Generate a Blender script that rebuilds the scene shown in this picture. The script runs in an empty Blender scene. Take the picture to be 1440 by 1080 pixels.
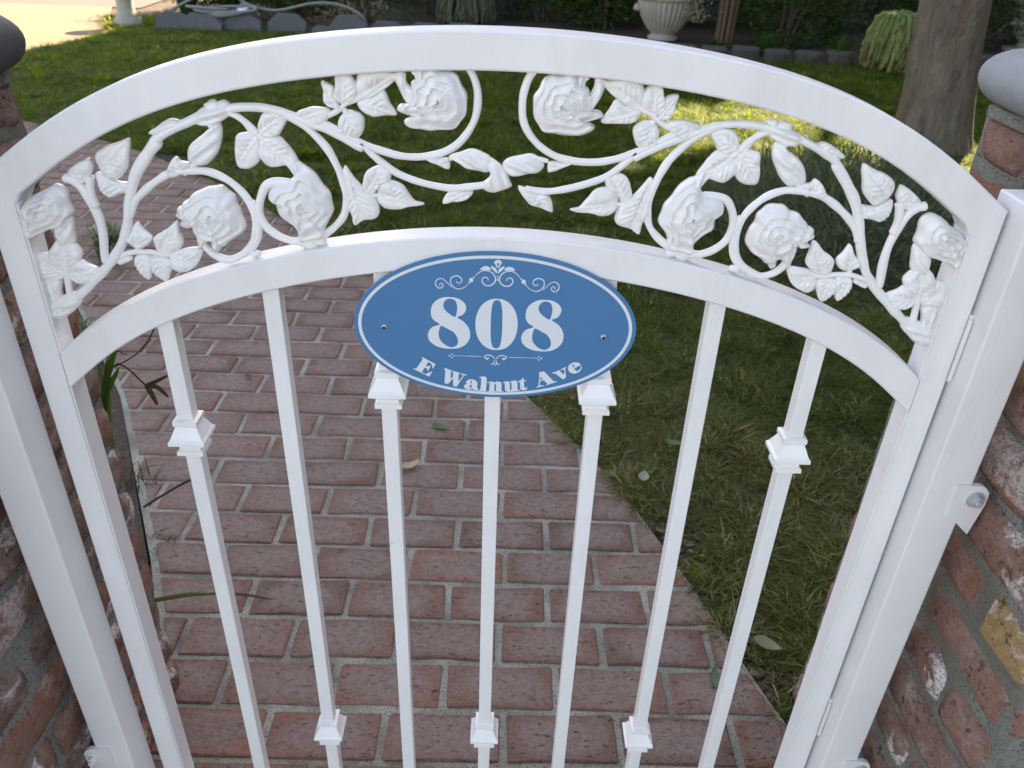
import bpy, bmesh, math, random
import numpy as np
from mathutils import Vector, Matrix, noise
from mathutils.geometry import tessellate_polygon
random.seed(808); rng = np.random.default_rng(808)
R = math.radians; PI = math.pi
sc = bpy.context.scene; COL = sc.collection

# ------------------------------------------------------------ camera
cam_d = bpy.data.cameras.new('camera'); cam = bpy.data.objects.new('camera', cam_d); COL.objects.link(cam)
_PI, _RO, _YA = .5469, .0391, .0179
_f = Vector((math.sin(_YA)*math.cos(_PI), math.cos(_YA)*math.cos(_PI), -math.sin(_PI)))
_r0 = Vector((math.cos(_YA), -math.sin(_YA), 0)); _u0 = _r0.cross(_f)
_r = math.cos(_RO)*_r0 + math.sin(_RO)*_u0; _u = -math.sin(_RO)*_r0 + math.cos(_RO)*_u0
cam.matrix_world = Matrix(((_r.x, _u.x, -_f.x, .0073), (_r.y, _u.y, -_f.y, -.7494), (_r.z, _u.z, -_f.z, 1.27), (0, 0, 0, 1)))
cam_d.sensor_width = 36; cam_d.lens = 1134.8/1440*36
cam_d.clip_start = .02; cam_d.clip_end = 2000
cam_d.dof.use_dof = True; cam_d.dof.focus_distance = .92; cam_d.dof.aperture_fstop = 12
sc.camera = cam
# ------------------------------------------------------------ world, sun, exposure
SUN = Vector((.35, .75, .57)).normalized()
el = math.asin(SUN.z); az = math.atan2(SUN.x, SUN.y)
w = bpy.data.worlds.new('World'); sc.world = w; w.use_nodes = True
nt = w.node_tree; sky = nt.nodes.new('ShaderNodeTexSky'); sky.sky_type = 'NISHITA'; sky.sun_disc = False
sky.sun_elevation = el; sky.sun_rotation = az; sky.dust_density = 1.4; sky.ozone_density = 1.0
nt.links.new(sky.outputs[0], nt.nodes['Background'].inputs[0]); nt.nodes['Background'].inputs[1].default_value = .10
sl = bpy.data.lights.new('sun', 'SUN'); sl.energy = 5.0; sl.angle = R(.53); sl.color = (1, .92, .76)
so = bpy.data.objects.new('sun', sl); COL.objects.link(so); so.rotation_euler = SUN.to_track_quat('Z', 'Y').to_euler()
so.location = (3, 6, 9)
sc.view_settings.view_transform = 'Standard'; sc.view_settings.look = 'None'
sc.view_settings.exposure = 2.55; sc.view_settings.use_white_balance = True; sc.view_settings.white_balance_temperature = 8500; sc.view_settings.white_balance_tint = 17; sc.view_settings.gamma = 1; sc.view_settings.use_curve_mapping = False

# ------------------------------------------------------------ helpers
def link(o, parent=None):
    COL.objects.link(o)
    if parent is not None: o.parent = parent
    return o
def tag(o, label=None, cat=None, group=None, kind=None):
    if label: o['label'] = label
    if cat: o['category'] = cat
    if group: o['group'] = group
    if kind: o['kind'] = kind
    return o
def empty(name, loc=(0, 0, 0), rz=0, **k):
    o = bpy.data.objects.new(name, None); COL.objects.link(o); o.location = loc; o.rotation_euler = (0, 0, rz)
    o.empty_display_size = .05
    return tag(o, **k)
def mesh(name, V, F, mat, parent=None, smooth=False, loc=None):
    m = bpy.data.meshes.new(name); m.from_pydata([tuple(v) for v in V], [], F); m.update()
    if mat: m.materials.append(mat)
    if smooth: m.polygons.foreach_set('use_smooth', [True]*len(m.polygons))
    o = bpy.data.objects.new(name, m); link(o, parent)
    if loc is not None: o.location = loc
    return o
def bmobj(name, bm, mat, parent=None, smooth=False):
    bmesh.ops.recalc_face_normals(bm, faces=bm.faces)
    m = bpy.data.meshes.new(name); bm.to_mesh(m); bm.free()
    if mat: m.materials.append(mat)
    if smooth: m.polygons.foreach_set('use_smooth', [True]*len(m.polygons))
    return link(bpy.data.objects.new(name, m), parent)
def box(bm, a, b, bev=0, seg=2):
    v = [bm.verts.new((x, y, z)) for x in (a[0], b[0]) for y in (a[1], b[1]) for z in (a[2], b[2])]
    fs = [(0, 1, 3, 2), (4, 6, 7, 5), (0, 4, 5, 1), (2, 3, 7, 6), (0, 2, 6, 4), (1, 5, 7, 3)]
    f = [bm.faces.new([v[i] for i in q]) for q in fs]
    if bev:
        es = list({e for q in f for e in q.edges})
        bmesh.ops.bevel(bm, geom=es, offset=bev, segments=seg, affect='EDGES', profile=.5)
def catmull(P, n=6, closed=False):
    P = [Vector(p) for p in P]; N = len(P); out = []
    rngi = range(N) if closed else range(N-1)
    for i in rngi:
        if closed: a, b, c, d = P[i-1], P[i], P[(i+1) % N], P[(i+2) % N]
        else: a, b, c, d = P[max(i-1, 0)], P[i], P[i+1], P[min(i+2, N-1)]
        for k in range(n):
            t = k/n
            out.append(.5*((2*b)+(c-a)*t+(2*a-5*b+4*c-d)*t*t+(3*b-a-3*c+d)*t**3))
    if not closed: out.append(P[-1])
    return out
def tube(pts, rad, sides=8, flat=None):
    """tube along 3-D points; rad number or list; returns V, F"""
    V = []; F = []; n = len(pts); up = None
    for i, p in enumerate(pts):
        t = (pts[min(i+1, n-1)]-pts[max(i-1, 0)]).normalized()
        if up is None: up = Vector((0, 1, 0)) if abs(t.y) < .9 else Vector((1, 0, 0))
        s = t.cross(up).normalized(); u2 = s.cross(t).normalized(); up = u2
        r = rad[i] if hasattr(rad, '__len__') else rad
        for k in range(sides):
            a = 2*PI*k/sides
            V.append(p + s*(math.cos(a)*r) + u2*(math.sin(a)*(flat if flat else r)))
    for i in range(n-1):
        for k in range(sides):
            a = i*sides+k; b = i*sides+(k+1) % sides
            F.append((a, b, b+sides, a+sides))
    F.append(tuple(range(sides))[::-1]); F.append(tuple((n-1)*sides+k for k in range(sides)))
    return V, F
class Acc:
    def __init__(s): s.V = []; s.F = []
    def add(s, V, F):
        o = len(s.V); s.V += list(V); s.F += [tuple(i+o for i in f) for f in F]
def pr(x, *a): return None

# ------------------------------------------------------------ material helpers
class NB:
    def __init__(s, name):
        s.m = bpy.data.materials.new(name); s.m.use_nodes = True; s.t = s.m.node_tree; s.p = s.t.nodes['Principled BSDF']
        s.out = s.t.nodes['Material Output']
    def n(s, ty, **k):
        o = s.t.nodes.new('ShaderNode'+ty)
        for a, b in k.items():
            if a in o.inputs: o.inputs[a].default_value = b
            else: setattr(o, a, b)
        return o
    def l(s, a, b): s.t.links.new(a, b)
    def coord(s, kind='Object', sc_=(1, 1, 1), rand=False):
        tc = s.n('TexCoord'); v = tc.outputs[kind]
        if rand:
            oi = s.n('ObjectInfo'); m = s.n('VectorMath', operation='MULTIPLY_ADD')
            s.l(oi.outputs['Random'], m.inputs[0]); m.inputs[1].default_value = (37, 91, 53); s.l(v, m.inputs[2]); v = m.outputs[0]
        mp = s.n('Mapping'); mp.inputs['Scale'].default_value = sc_; s.l(v, mp.inputs[0]); return mp.outputs[0]
    def noise(s, vec, scale, detail=4, rough=.55, dist=0):
        o = s.n('TexNoise'); o.inputs['Scale'].default_value = scale; o.inputs['Detail'].default_value = detail
        o.inputs['Roughness'].default_value = rough; o.inputs['Distortion'].default_value = dist; s.l(vec, o.inputs['Vector']); return o.outputs['Fac']
    def ramp(s, fac, stops, interp='LINEAR'):
        o = s.n('ValToRGB'); e = o.color_ramp.elements; o.color_ramp.interpolation = interp
        while len(e) > len(stops): e.remove(e[-1])
        while len(e) < len(stops): e.new(.5)
        for i, (p, c) in enumerate(stops):
            e[i].position = p; e[i].color = (c, c, c, 1) if isinstance(c, (int, float)) else (*c, 1)
        s.l(fac, o.inputs[0]); return o.outputs[0]
    def mix(s, fac, a, b, mode='MIX'):
        o = s.n('Mix', data_type='RGBA', blend_type=mode)
        for i, v in ((0, fac), (6, a), (7, b)):
            if isinstance(v, bpy.types.NodeSocket): s.l(v, o.inputs[i])
            elif i == 0: o.inputs[0].default_value = v
            else: o.inputs[i].default_value = (*v, 1)
        return o.outputs[2]
    def math(s, op, a, b=0):
        o = s.n('Math', operation=op)
        for i, v in enumerate((a, b)):
            if isinstance(v, bpy.types.NodeSocket): s.l(v, o.inputs[i])
            else: o.inputs[i].default_value = v
        return o.outputs[0]
    def bump(s, h, strength=.3, dist=.002):
        b = s.n('Bump'); b.inputs['Strength'].default_value = strength; b.inputs['Distance'].default_value = dist
        s.l(h, b.inputs['Height']); s.l(b.outputs[0], s.p.inputs['Normal'])
    def col(s, c):
        if isinstance(c, bpy.types.NodeSocket): s.l(c, s.p.inputs['Base Color'])
        else: s.p.inputs['Base Color'].default_value = (*c, 1)
    def rough(s, v):
        if isinstance(v, bpy.types.NodeSocket): s.l(v, s.p.inputs['Roughness'])
        else: s.p.inputs['Roughness'].default_value = v

def m_paint(name='white_paint', grain=(3, 3, 60)):
    b = NB(name); v = b.coord('Object')
    big = b.noise(v, 7, 3); fine = b.noise(b.coord('Object', (220, 220, 14)), 1, 3); fine2 = b.noise(b.coord('Object', (16, 120, 220)), 1, 3)
    c = b.mix(b.ramp(big, [(.35, 0), (.7, 1)]), (.79, .78, .775), (.72, .71, .705))
    chip = b.noise(b.coord('Object'), 46, 5, .7)
    c = b.mix(b.ramp(chip, [(.70, 0), (.76, .8)]), c, (.36, .27, .19)); dirt = b.noise(b.coord('Object', (9, 9, 2.5)), 1, 6, .7); c = b.mix(b.ramp(dirt, [(.5, 0), (.72, .45)]), c, (.62, .60, .57))
    b.col(c); b.rough(b.ramp(big, [(.3, .32), (.7, .5)]))
    h = b.math('ADD', b.math('MULTIPLY', b.noise(v, 60, 4), .8), b.math('MULTIPLY', fine, .35)); h = b.math('ADD', h, b.math('MULTIPLY', fine2, .25))
    b.bump(h, .5, .0014); return b.m
WHITE = m_paint()
def m_paint_cast():
    b = NB('white_paint_on_castings'); v = b.coord('Object')
    n1 = b.noise(v, 25, 4); c = b.mix(b.ramp(n1, [(.4, 0), (.7, 1)]), (.82, .81, .80), (.77, .755, .735))
    ao = b.n('AmbientOcclusion')
    b.col(c); b.rough(.26); b.bump(b.math('ADD', b.noise(v, 160, 3), b.math('MULTIPLY', b.noise(v, 500, 2), .3)), .3, .0012)
    b.t.nodes.remove(ao); return b.m
CAST = m_paint_cast()
def m_brick(name, cols, mott=.5, pits=True, white=0, scale=1, worn=False):
    psc = (60, 190, 90) if worn else (75, 62, 80)
    """cols: list of (pos, rgb) over the object's random value"""
    b = NB(name); oi = b.n('ObjectInfo'); v = b.coord('Object', rand=True)
    base = b.ramp(oi.outputs['Random'], cols)
    n1 = b.noise(v, 18*scale, 5, .6); n2 = b.noise(v, 90*scale, 5, .65)
    grey = b.mix(b.ramp(n1, [(.38, 0), (.72, mott)]), base, (.24, .175, .145))
    if worn:                                                # foot wear: middle of each paver greyer than its rim
        g = b.n('TexCoord').outputs['Generated']; sp = b.n('SeparateXYZ'); b.l(g, sp.inputs[0])
        ex = b.math('MULTIPLY', b.math('MULTIPLY', sp.outputs[0], b.math('SUBTRACT', 1.0, sp.outputs[0])), b.math('MULTIPLY', sp.outputs[1], b.math('SUBTRACT', 1.0, sp.outputs[1])))
        cen = b.ramp(b.math('ADD', b.math('MULTIPLY', ex, 14.0), b.math('MULTIPLY', n1, .7)), [(.50, .1), (.95, .88)])
        grey = b.mix(cen, grey, (.25, .185, .155))
    c = b.mix(b.ramp(n2, [(.3, .5), (.58, 0)]), grey, (.095, .056, .045))
    c = b.mix(b.ramp(b.noise(v, 330, 3, .7), [(.52, 0), (.72, .5)]), c, (.40, .30, .25)); c = b.mix(b.ramp(b.noise(v, 150, 5, .7), [(.58, 0), (.68, .5)]), c, (.07, .045, .038))
    # dark pits and drag marks
    pit = b.noise(b.coord('Object', psc, rand=True), 1, 4, .7); pm = b.ramp(pit, [(.61, 0), (.66, 1)])
    if pits: c = b.mix(b.math('MULTIPLY', pm, .72), c, (.035, .026, .022))
    if white:
        wn = b.noise(v, 14, 7, .72, .6); gate = b.ramp(b.math('FRACT', b.math('MULTIPLY', oi.outputs['Random'], 7.31)), [(1-white-.15, 0), (1-white+.1, 1)])
        wm = b.math('MULTIPLY', b.math('MULTIPLY', b.ramp(wn, [(.52, 0), (.58, 1)]), gate), b.ramp(b.noise(v, 190, 4, .75), [(.40, .15), (.52, 1)]))
        c = b.mix(wm, c, (.58, .56, .55))
        hz = b.noise(v, 26, 6, .75); c = b.mix(b.math('MULTIPLY', b.ramp(hz, [(.5, 0), (.75, .55)]), 1), c, (.42, .36, .33))
    b.col(c); b.rough(.88); b.p.inputs['Specular IOR Level'].default_value = .22
    h = b.math('SUBTRACT', b.math('ADD', b.math('MULTIPLY', n2, .7), b.math('MULTIPLY', n1, .8)), b.math('MULTIPLY', pm, .6 if pits else .2))
    b.bump(h, .75, .005); return b.m
PAVER = m_brick('paver_clay', [(0, (.135, .068, .050)), (.2, (.235, .105, .074)), (.4, (.195, .105, .080)), (.55, (.25, .135, .104)), (.72, (.17, .080, .058)), (.88, (.27, .115, .070)), (1, (.16, .082, .064))], .5, worn=True)
WALLB = m_brick('old_clinker_brick', [(0, (.20, .075, .048)), (.35, (.26, .10, .062)), (.6, (.20, .105, .08)), (.8, (.28, .13, .09)), (1, (.17, .085, .065))], .55, True, .33)
WALLL = m_brick('white_smeared_brick', [(0, (.20, .075, .048)), (.35, (.23, .09, .055)), (.6, (.17, .09, .07)), (1, (.15, .07, .055))], .6, True, .75)
OCHRE = m_brick('ochre_stained_brick', [(0, (.34, .20, .07)), (1, (.38, .23, .09))], .3, True, .9)
def m_mortar(name, c1, c2, dark=(.03, .03, .03)):
    b = NB(name); v = b.coord('Object'); n = b.noise(v, 22, 6, .7); f = b.noise(v, 240, 4, .7)
    c = b.mix(n, c1, c2); c = b.mix(b.ramp(f, [(.54, 0), (.60, .85)]), c, dark); c = b.mix(b.ramp(b.noise(v, 420, 3, .6), [(.55, 0), (.68, .6)]), c, tuple(x*1.4 for x in c2)); c = b.mix(b.ramp(b.noise(v, 7, 5, .65), [(.40, 0), (.62, .75)]), c, (.15, .14, .10))
    b.col(c); b.rough(.95); b.bump(b.math('ADD', n, f), .9, .006); return b.m
MORT = m_mortar('path_mortar', (.36, .345, .285), (.48, .46, .385))
WMORT = m_mortar('wall_mortar', (.19, .20, .185), (.31, .31, .285), (.06, .06, .055))
def m_simple(name, c, rough=.8, c2=None, sc_=20, bump=.3, dist=.003, metal=0):
    b = NB(name); v = b.coord('Object'); n = b.noise(v, sc_, 5, .6)
    b.col(b.mix(n, c, c2 if c2 else tuple(x*.7 for x in c))); b.rough(rough); b.p.inputs['Metallic'].default_value = metal
    if bump: b.bump(n, bump, dist)
    return b.m
SOIL = m_simple('dark_soil', (.045, .030, .020), .98, (.10, .07, .048), 55, 1, .02)
LAWNB = m_simple('lawn_thatch', (.055, .045, .025), .98, (.022, .026, .010), 60, 1, .02)
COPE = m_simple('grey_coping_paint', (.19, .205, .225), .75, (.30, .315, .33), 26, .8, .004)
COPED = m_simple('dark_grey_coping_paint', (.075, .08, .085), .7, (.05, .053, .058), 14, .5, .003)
STEEL = m_simple('bolt_zinc', (.62, .63, .65), .3, (.5, .5, .52), 60, .2, .0005, .45)
CONC = m_simple('driveway_concrete', (.185, .128, .070), .9, (.16, .112, .060), 3, .2, .004)
STREET = m_simple('street_asphalt', (.055, .055, .056), .92, (.075, .073, .07), 90, .5, .004)
WALK = m_simple('sidewalk_concrete', (.45, .42, .38), .9, (.38, .355, .32), 5, .3, .004)
BARK = NB('tree_bark')
_v = BARK.coord('Object', (9, 9, 1.6)); _n = BARK.noise(_v, 2.2, 6, .65); _n2 = BARK.noise(BARK.coord('Object', (30, 30, 14)), 1, 5, .6)
_s = BARK.noise(BARK.coord('Object', (5, 5, .6)), 1, 3)
_c = BARK.mix(BARK.ramp(_n, [(.3, 0), (.7, 1)]), (.10, .075, .055), (.24, .19, .145)); _c = BARK.mix(BARK.ramp(_s, [(.5, 0), (.66, .8)]), _c, (.135, .075, .042))
_c = BARK.mix(BARK.ramp(_n2, [(.55, 0), (.72, .5)]), _c, (.04, .03, .025))
BARK.col(_c); BARK.rough(.95); BARK.bump(BARK.math('ADD', BARK.math('MULTIPLY', _n, 1.3), _n2), 1, .04); BARK = BARK.m
def dryness(b, geo):
    """the turf is drier near the path and greener further into the garden"""
    sp = b.n('SeparateXYZ'); b.l(geo.outputs['Position'], sp.inputs[0])
    mr = b.n('MapRange'); b.l(sp.outputs[1], mr.inputs[0]); mr.inputs[1].default_value = .6; mr.inputs[2].default_value = 3.6; mr.inputs[3].default_value = .13; mr.inputs[4].default_value = -.34; return mr.outputs[0]
def m_leaf(name, a, b_, c=None, trans=.35, scale=3, rough=.55, inst=True, amt=.5, vary=.35, sat=1.15, tv=1.7):
    """translucent foliage; colour varies with the piece and with patches on the ground"""
    b = NB(name); oi = b.n('ObjectInfo'); geo = b.n('NewGeometry')
    rnd = oi.outputs['Random'] if inst else geo.outputs['Random Per Island']
    patch = b.noise(geo.outputs['Position'], scale, 4, .6)
    k = b.math('ADD', b.math('MULTIPLY', rnd, amt), b.math('MULTIPLY', patch, 1.0))
    cc = b.ramp(k, [(.45, a), (.80, b_)] + ([(1.08, c)] if False else []))
    if c: cc = b.mix(b.ramp(b.math('FRACT', b.math('MULTIPLY', b.math('ADD', rnd, geo.outputs['Random Per Island']), 5.7)), [(.60, 0), (.72, .9)]) if not inst else b.ramp(b.math('ADD', b.math('FRACT', b.math('MULTIPLY', b.math('ADD', rnd, geo.outputs['Random Per Island']), 5.7)), b.math('ADD', b.math('MULTIPLY', b.math('SUBTRACT', b.noise(geo.outputs['Position'], 1.1, 3), .5), 1.5), dryness(b, geo))), [(.66, 0), (.78, .95)]), cc, c)
    vv = b.ramp(b.math('FRACT', b.math('MULTIPLY', b.math('ADD', rnd, geo.outputs['Random Per Island']), 23.3)), [(0, 1-vary), (1, 1.0)]); cc = b.mix(1.0, cc, vv, 'MULTIPLY')
    b.col(cc); b.rough(rough); b.p.inputs['Specular IOR Level'].default_value = .12
    tr = b.n('BsdfTranslucent'); hs = b.n('HueSaturation'); hs.inputs['Value'].default_value = tv; hs.inputs['Saturation'].default_value = sat; b.l(cc, hs.inputs['Color']); b.l(hs.outputs[0], tr.inputs[0])
    mx = b.n('MixShader'); mx.inputs[0].default_value = trans
    b.l(b.p.outputs[0], mx.inputs[1]); b.l(tr.outputs[0], mx.inputs[2]); b.l(mx.outputs[0], b.out.inputs[0]); return b.m
GRASS = m_leaf('grass_blades', (.090, .145, .038), (.21, .265, .078), (.52, .44, .27), .55, 2.6, vary=.75, sat=1.6, tv=2.1)
LEAF = m_leaf('hedge_leaves', (.022, .042, .014), (.060, .095, .028), None, .3, 2, .45, False)
LEAF2 = m_leaf('shrub_leaves', (.018, .045, .012), (.065, .115, .030), None, .3, 3, .45, False)
CROWN = m_leaf('tree_leaves', (.03, .055, .018), (.06, .09, .028), None, .12, .5, .6, False)
NEEDLE = m_leaf('needle_leaves', (.055, .10, .05), (.12, .18, .09), (.20, .17, .10), .2, 5, .55, False)
STRAP = m_leaf('strap_leaves', (.030, .085, .018), (.060, .130, .030), None, .3, 9, .35, False)
TAIL = m_leaf('trailing_stems', (.13, .19, .055), (.22, .28, .09), (.19, .16, .07), .15, 8, .5, False)
TAILG = m_leaf('grey_trailing_leaves', (.10, .115, .065), (.15, .16, .10), None, .15, 6, .6, False)
URN = m_simple('weathered_white_urn', (.42, .40, .34), .8, (.26, .245, .20), 9, .4, .004)
BLOCK = m_simple('edging_block_concrete', (.080, .074, .062), .95, (.045, .042, .036), 26, .8, .012)
SLAB = m_simple('slate_grey_slab', (.115, .12, .125), .9, (.08, .083, .085), 12, .5, .006)
RUBBER = m_simple('hose_rubber', (.22, .225, .22), .6, (.16, .165, .16), 30, 0)
# ============================================================ ground, path, drive
XRP = [(-6, .62), (.10, .57), (.19, .53), (.41, .46), (.57, .41), (.84, .31), (1.05, .20), (1.26, .08), (2.09, -.45), (2.53, -.87), (2.92, -1.18), (3.45, -1.77), (3.66, -2.03), (4.19, -2.9), (4.6, -3.9), (4.9, -5.0)]
XLP = [(-6, -.62), (.10, -.60), (.24, -.60), (.54, -.735), (1.19, -1.07), (1.94, -1.58), (2.42, -1.95), (2.92, -2.5), (3.45, -3.4), (3.66, -3.9), (4.0, -5.0)]
def XR(y): return float(np.interp(y, [a for a, b in XRP], [b for a, b in XRP]))
def XL(y): return float(np.interp(y, [a for a, b in XLP], [b for a, b in XLP]))
def sheet(name, pts, z, mat, kind='structure'):
    o = mesh(name, [(x, y, 0) for x, y in pts], [tuple(range(len(pts)))], mat, loc=(0, 0, z)); o['kind'] = kind; return o
g = sheet('ground', [(-500, -500), (500, -500), (500, 500), (-500, 500)], -.006, SOIL)
# front sidewalk and street behind the camera, in the sun
sheet('sidewalk', [(-40, -4.6), (40, -4.6), (40, -.42), (-40, -.42)], .002, WALK)
sheet('street', [(-60, -16), (60, -16), (60, -5.2), (-60, -5.2)], -.001, STREET)
# lawn base with the path cut out
NY = 90; ys = np.concatenate([np.linspace(.10, 4.88, 70), np.linspace(5.0, 8.6, 18)])
V = []; F = []
def lawn_right(y): return 9.0
for i, y in enumerate(ys):
    xl = XR(y)+.005 if y < 4.9 else -5.2
    if y >= 4.9: xl = max(-9, -9)
    if i and ys[i-1] < 4.9 <= y: pass
    V += [(xl, y, 0), (lawn_right(y), y, 0)]
for i in range(len(ys)-1): F.append((2*i, 2*i+1, 2*i+3, 2*i+2))
lawn = mesh('lawn_soil', V, F, LAWNB, loc=(0, 0, .0)); lawn['kind'] = 'structure'
# path: mortar bed
V = []; F = []; ysp = np.linspace(-.42, 4.86, 100)
for y in ysp: V += [(XL(y), y, 0), (XR(y), y, 0)]
for i in range(len(ysp)-1): F.append((2*i, 2*i+1, 2*i+3, 2*i+2))
path = mesh('path', V, F, MORT, loc=(0, 0, .0125)); path['kind'] = 'structure'
def clip(poly, a, b):
    """keep the part of poly on the left of the line a->b"""
    out = []; n = len(poly)
    def s(p): return (b[0]-a[0])*(p[1]-a[1])-(b[1]-a[1])*(p[0]-a[0])
    for i in range(n):
        p, q = poly[i], poly[(i+1) % n]; sp, sq = s(p), s(q)
        if sp >= 0: out.append(p)
        if sp*sq < 0:
            t = sp/(sp-sq); out.append((p[0]+t*(q[0]-p[0]), p[1]+t*(q[1]-p[1])))
    return out
def area(p): return .5*sum(p[i][0]*p[(i+1) % len(p)][1]-p[(i+1) % len(p)][0]*p[i][1] for i in range(len(p)))
def brick_solid(poly, h, seed, jit=.0022, bev=.003):
    rd = random.Random(seed); P = []; n = len(poly)
    for i in range(n):                                     # soften each corner, jitter along long sides
        p, q = Vector(poly[i]), Vector(poly[(i+1) % n]); L = (q-p).length
        if L < .003: continue
        c = min(.0032, L*.25); P.append(p+(q-p)*(c/L))
        if L > .12: P.append(p+(q-p)*.5+Vector((rd.uniform(-jit, jit), rd.uniform(-jit, jit))))
        P.append(q-(q-p)*(c/L))
    P = [p+Vector((rd.uniform(-jit, jit), rd.uniform(-jit, jit))) for p in P]
    c = sum(P, Vector((0, 0)))/len(P); m = len(P); V = []; 
    for p in P: V.append((p.x, p.y, -h))
    for p in P: V.append((p.x, p.y, -bev*1.1))
    for p in P:
        d = p-c; d = d*(1-bev/max(d.length, .01)*1.3); V.append((c.x+d.x, c.y+d.y, rd.uniform(-.0004, .0004)))
    F = []
    for k in range(2):
        for i in range(m): j = (i+1) % m; F.append((k*m+i, k*m+j, k*m+m+j, k*m+m+i))
    F.append(tuple(2*m+i for i in range(m))); return V, F
PITCH, BL = .1041, .204
cands = []
for i in range(-5, 47):
    y0 = .0765+PITCH*i; y1 = y0+PITCH; ph = .126 if i % 2 else .024
    ph += random.uniform(-.006, .006)
    jw = .0118
    xlo = min(XL(y0), XL(y1)); xhi = max(XR(y0), XR(y1))
    k0 = math.floor((xlo-ph)/BL)-1; k1 = math.ceil((xhi-ph)/BL)+1
    jx = [ph+k*BL+random.uniform(-.005, .005) for k in range(k0, k1+1)]
    for a, b in zip(jx, jx[1:]):
        wv = lambda x: .0018*math.sin(x*7+i*1.3)
        poly = [(a+jw/2, y0+jw/2+wv(a)), (b-jw/2, y0+jw/2+wv(b)), (b-jw/2, y1-jw/2+wv(b)), (a+jw/2, y1-jw/2+wv(a))]
        e = .006; l = .018
        poly = clip(poly, (XR(y0)-e, y0), (XR(y1)-e, y1))
        if len(poly) > 2: poly = clip(poly, (XL(y1)+l, y1), (XL(y0)+l, y0))
        if len(poly) < 3 or area(poly) < .0006: continue
        cx = sum(p[0] for p in poly)/len(poly); cy = sum(p[1] for p in poly)/len(poly)
        if cy < .0: d = 50+abs(cy)
        else: d = cy+.0*abs(cx)
        if cy > 0 and cy < .3 and abs(cx) > .6: d = 60
        cands.append((d, cx, cy, poly))
cands.sort(key=lambda c: c[0]); far = Acc()
shared = {}
for n, (d, cx, cy, poly) in enumerate(cands):
    loc = [(p[0]-cx, p[1]-cy) for p in poly]; dz = random.uniform(-.0022, .0018)
    if n < 296:
        V, F = brick_solid(loc, .014, n, .0023)
        o = mesh('brick', V, F, PAVER, path, loc=(cx, cy, .0040+dz)); o.rotation_euler = (random.uniform(-.016, .016), random.uniform(-.010, .010), random.uniform(-.010, .010))
    else:
        V, F = brick_solid(loc, .014, n, .0017); far.add([(v[0]+cx, v[1]+cy, v[2]+.0040+dz) for v in V], F)
fo = mesh('paving_bricks', far.V, far.F, PAVER, path); fo['kind'] = 'stuff'

# driveway beyond the lawn on the left, in the sun
drv = [(-30, 4.2), (-6.6, 4.9), (-5.0, 5.35), (-4.35, 5.85), (-3.99, 6.25), (-3.87, 6.8), (-3.76, 7.38), (-3.95, 7.8), (-4.25, 8.6), (-4.5, 9.25), (-30, 9.25)]
sheet('driveway', drv, .012, CONC)
sheet('road', [(-60, 9.3), (-4.2, 9.3), (-4.5, 17), (-60, 17)], .006, STREET)
# planting bed on the far side of the lawn
bed = [(-3.55, 7.75), (-2.9, 7.72), (-1.75, 7.9), (-.6, 8.1), (.5, 7.7), (1.4, 7.22), (2.4, 7.12), (3.6, 7.02), (5.4, 7.3), (9, 7.5), (9, 13), (-3.9, 13)]
sheet('flower_bed', bed, .02, SOIL)
sheet('soil_border', [(-.60, .26), (-1.07, 1.19), (-1.58, 1.94), (-1.95, 2.42), (-2.5, 2.92), (-3.2, 3.3), (-3.2, .26)], .0088, SOIL)
def bedY(x): return float(np.interp(x, [p[0] for p in bed[:10]], [p[1] for p in bed[:10]]))

# ============================================================ lawn blades (instanced tufts)
def blade_V(rd, L, wd, bend, lean, ang, base):
    V = []; F = []; n = 3
    for i in range(n+1):
        t = i/n; r = lean*t+bend*t*t; x = r*L; z = L*(t-.35*bend*t*t); ww = wd*(1-t**1.6)*.5+.0001
        cx = base[0]+math.cos(ang)*x; cy = base[1]+math.sin(ang)*x
        V += [(cx-math.sin(ang)*ww, cy+math.cos(ang)*ww, z), (cx+math.sin(ang)*ww, cy-math.cos(ang)*ww, z)]
    for i in range(n): F.append((2*i, 2*i+1, 2*i+3, 2*i+2))
    return V, F
tufts = bpy.data.collections.new('grass_tufts')
for k in range(7):
    rd = random.Random(k); A = Acc()
    for j in range(24):
        A.add(*blade_V(rd, rd.uniform(.010, .027), rd.uniform(.0015, .0030), rd.uniform(.1, 1.2), rd.uniform(.0, 1.7), rd.uniform(0, 2*PI), (rd.gauss(0, .009), rd.gauss(0, .009))))
    m = bpy.data.meshes.new('grass_tuft'); m.from_pydata(A.V, [], A.F); m.materials.append(GRASS)
    tufts.objects.link(bpy.data.objects.new('grass_tuft', m))
def inside(px, py, poly):
    c = np.zeros(len(px), bool); n = len(poly)
    for i in range(n):
        x1, y1 = poly[i]; x2, y2 = poly[(i+1) % n]
        if y1 == y2: continue
        c ^= ((y1 > py) != (y2 > py)) & (px < (x2-x1)*(py-y1)/(y2-y1)+x1)
    return c
def scatter(xr, yr, dens):
    n = int((xr[1]-xr[0])*(yr[1]-yr[0])*dens); return rng.uniform(*xr, n), rng.uniform(*yr, n)
BUSH = (1.50, 2.62, .62, .70)
PX = []; PY = []; PS = []
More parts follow.
